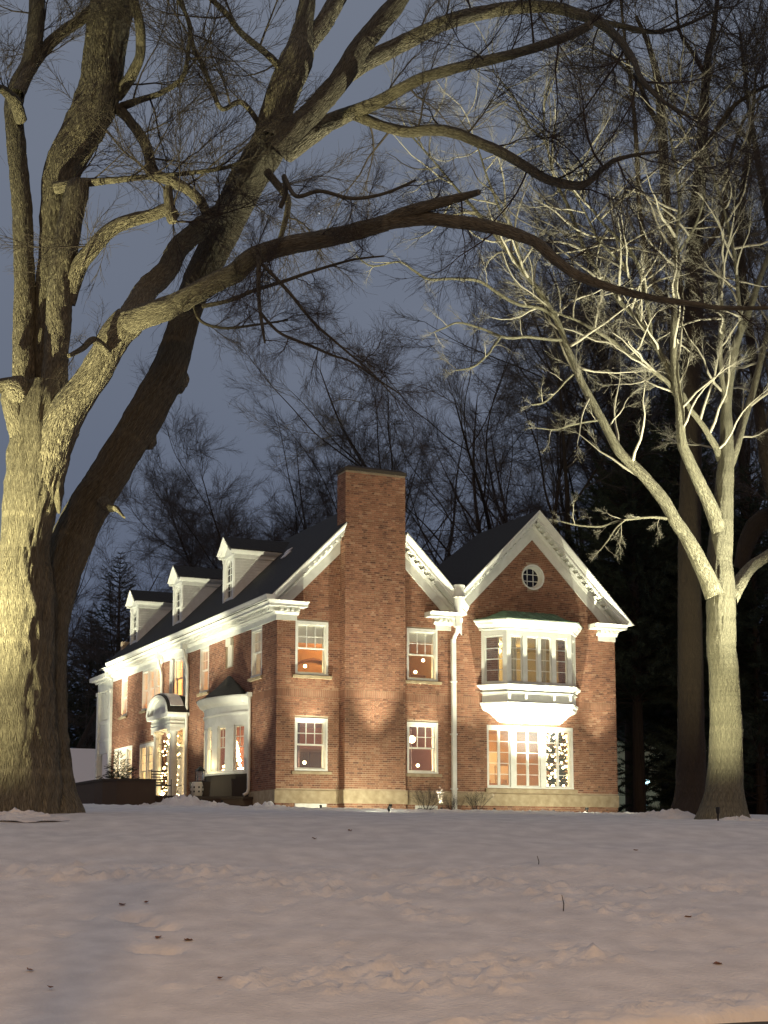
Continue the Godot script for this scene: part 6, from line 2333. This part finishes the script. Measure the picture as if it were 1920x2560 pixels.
func shrub(label: String, where: Vector3, size: float, seed_: int) -> void:
	var o := thing("bare_shrub", label, "shrub", where)
	var r := RandomNumberGenerator.new()
	r.seed = seed_
	var mb := MB.new()
	var sets := [[], [], []]
	for k in 16:
		var d := (Vector3.UP + any_dir(r) * 0.7).normalized()
		d.y = absf(d.y)
		var q := wander(Vector3(r.randfn() * 0.05, -0.1, r.randfn() * 0.05), d, size * r.randf_range(0.6, 1.0), 4, 0.18, 0.05, r)
		thin_bar(mb, q, 0.008, 0.004)
		sets[k % 3].append(Transform3D(turned_to(d + any_dir(r) * 0.4, r.randf() * TAU, size * 0.45), q[2]))
		sets[k % 3].append(Transform3D(turned_to(d + any_dir(r) * 0.4, r.randf() * TAU, size * 0.4), q[3]))
	part("stems", mb, M.twig_dark, o).set_meta("kind", "stuff")
	for k in 3:
		many("twigs", sprays[k], M.twig_dark, sets[k], [], o)

func bulbs_on(o: Node3D, places: Array, r: float) -> void:
	var s := MB.new()
	s.ball(Vector3.ZERO, r, 8)
	many("bulbs", s.mesh(), M.bulb, places.map(func(p): return Transform3D(Basis.IDENTITY, p)), [], o)

func lit_tree(called: String, label: String, foot: Vector3, h: float, rad: float, seed_: int, taper := 1.0) -> void:
	if boughs.is_empty():
		make_boughs()
	var o := thing(called, label, "christmas tree", foot)
	var r := RandomNumberGenerator.new()
	r.seed = seed_
	var tr := MB.new()
	tr.bar([Vector3.ZERO, Vector3(0, h * (0.97 if taper > 0.9 else 0.8), 0)], [0.05, 0.01], 8)
	part("trunk", tr, M.wood, o)
	var sets := [[], [], []]
	var places := []
	for k in 22:
		var f := 0.06 + (0.92 if taper > 0.9 else 0.76) * k / 22.0
		var reach := rad * (1.0 - f * taper) + 0.06
		for j in 8:
			var an := TAU * (j + r.randf()) / 8.0
			var d := Vector3(cos(an), r.randf_range(-0.1, 0.4), sin(an)).normalized()
			sets[r.randi() % 3].append(Transform3D(turned_to(d, r.randf() * TAU, reach * r.randf_range(0.8, 1.1)), Vector3(0, f * h, 0)))
			if r.randf() < 0.95:
				places.append(Vector3(0, f * h, 0) + d * reach * r.randf_range(0.75, 1.0))
	for k in 3:
		many("crown", boughs[k], M.needle, sets[k], [], o)
	bulbs_on(o, places, 0.045)
	var l := OmniLight3D.new()
	l.name = "lamp"
	l.light_energy = 0.8
	l.light_color = Color(1.0, 0.85, 0.6)
	l.light_size = 0.3
	l.shadow_enabled = true
	l.omni_range = 8.0
	l.omni_attenuation = 2.0
	o.add_child(l)
	l.position = Vector3(-rad - 0.25, h * 0.5, 0.1)

func garland(o: Node3D, path: Array, seed_: int) -> void:
	if boughs.is_empty():
		make_boughs()
	var r := RandomNumberGenerator.new()
	r.seed = seed_
	var stem := MB.new()
	stem.bar(path, [0.02, 0.02, 0.02, 0.02], 6)
	part("stem", stem, M.wood, o)
	var sets := [[], [], []]
	var places := []
	for k in 90:
		var f := r.randf() * (path.size() - 1.001)
		var p: Vector3 = path[int(f)].lerp(path[int(f) + 1], fmod(f, 1.0))
		var d := (any_dir(r) + Vector3.UP * 0.3).normalized()
		sets[k % 3].append(Transform3D(turned_to(d, r.randf() * TAU, r.randf_range(0.14, 0.26)), p))
		if k % 2 == 0:
			places.append(p + any_dir(r) * 0.12)
	for k in 3:
		many("greenery", boughs[k], M.needle, sets[k], [], o)
	bulbs_on(o, places, 0.032)
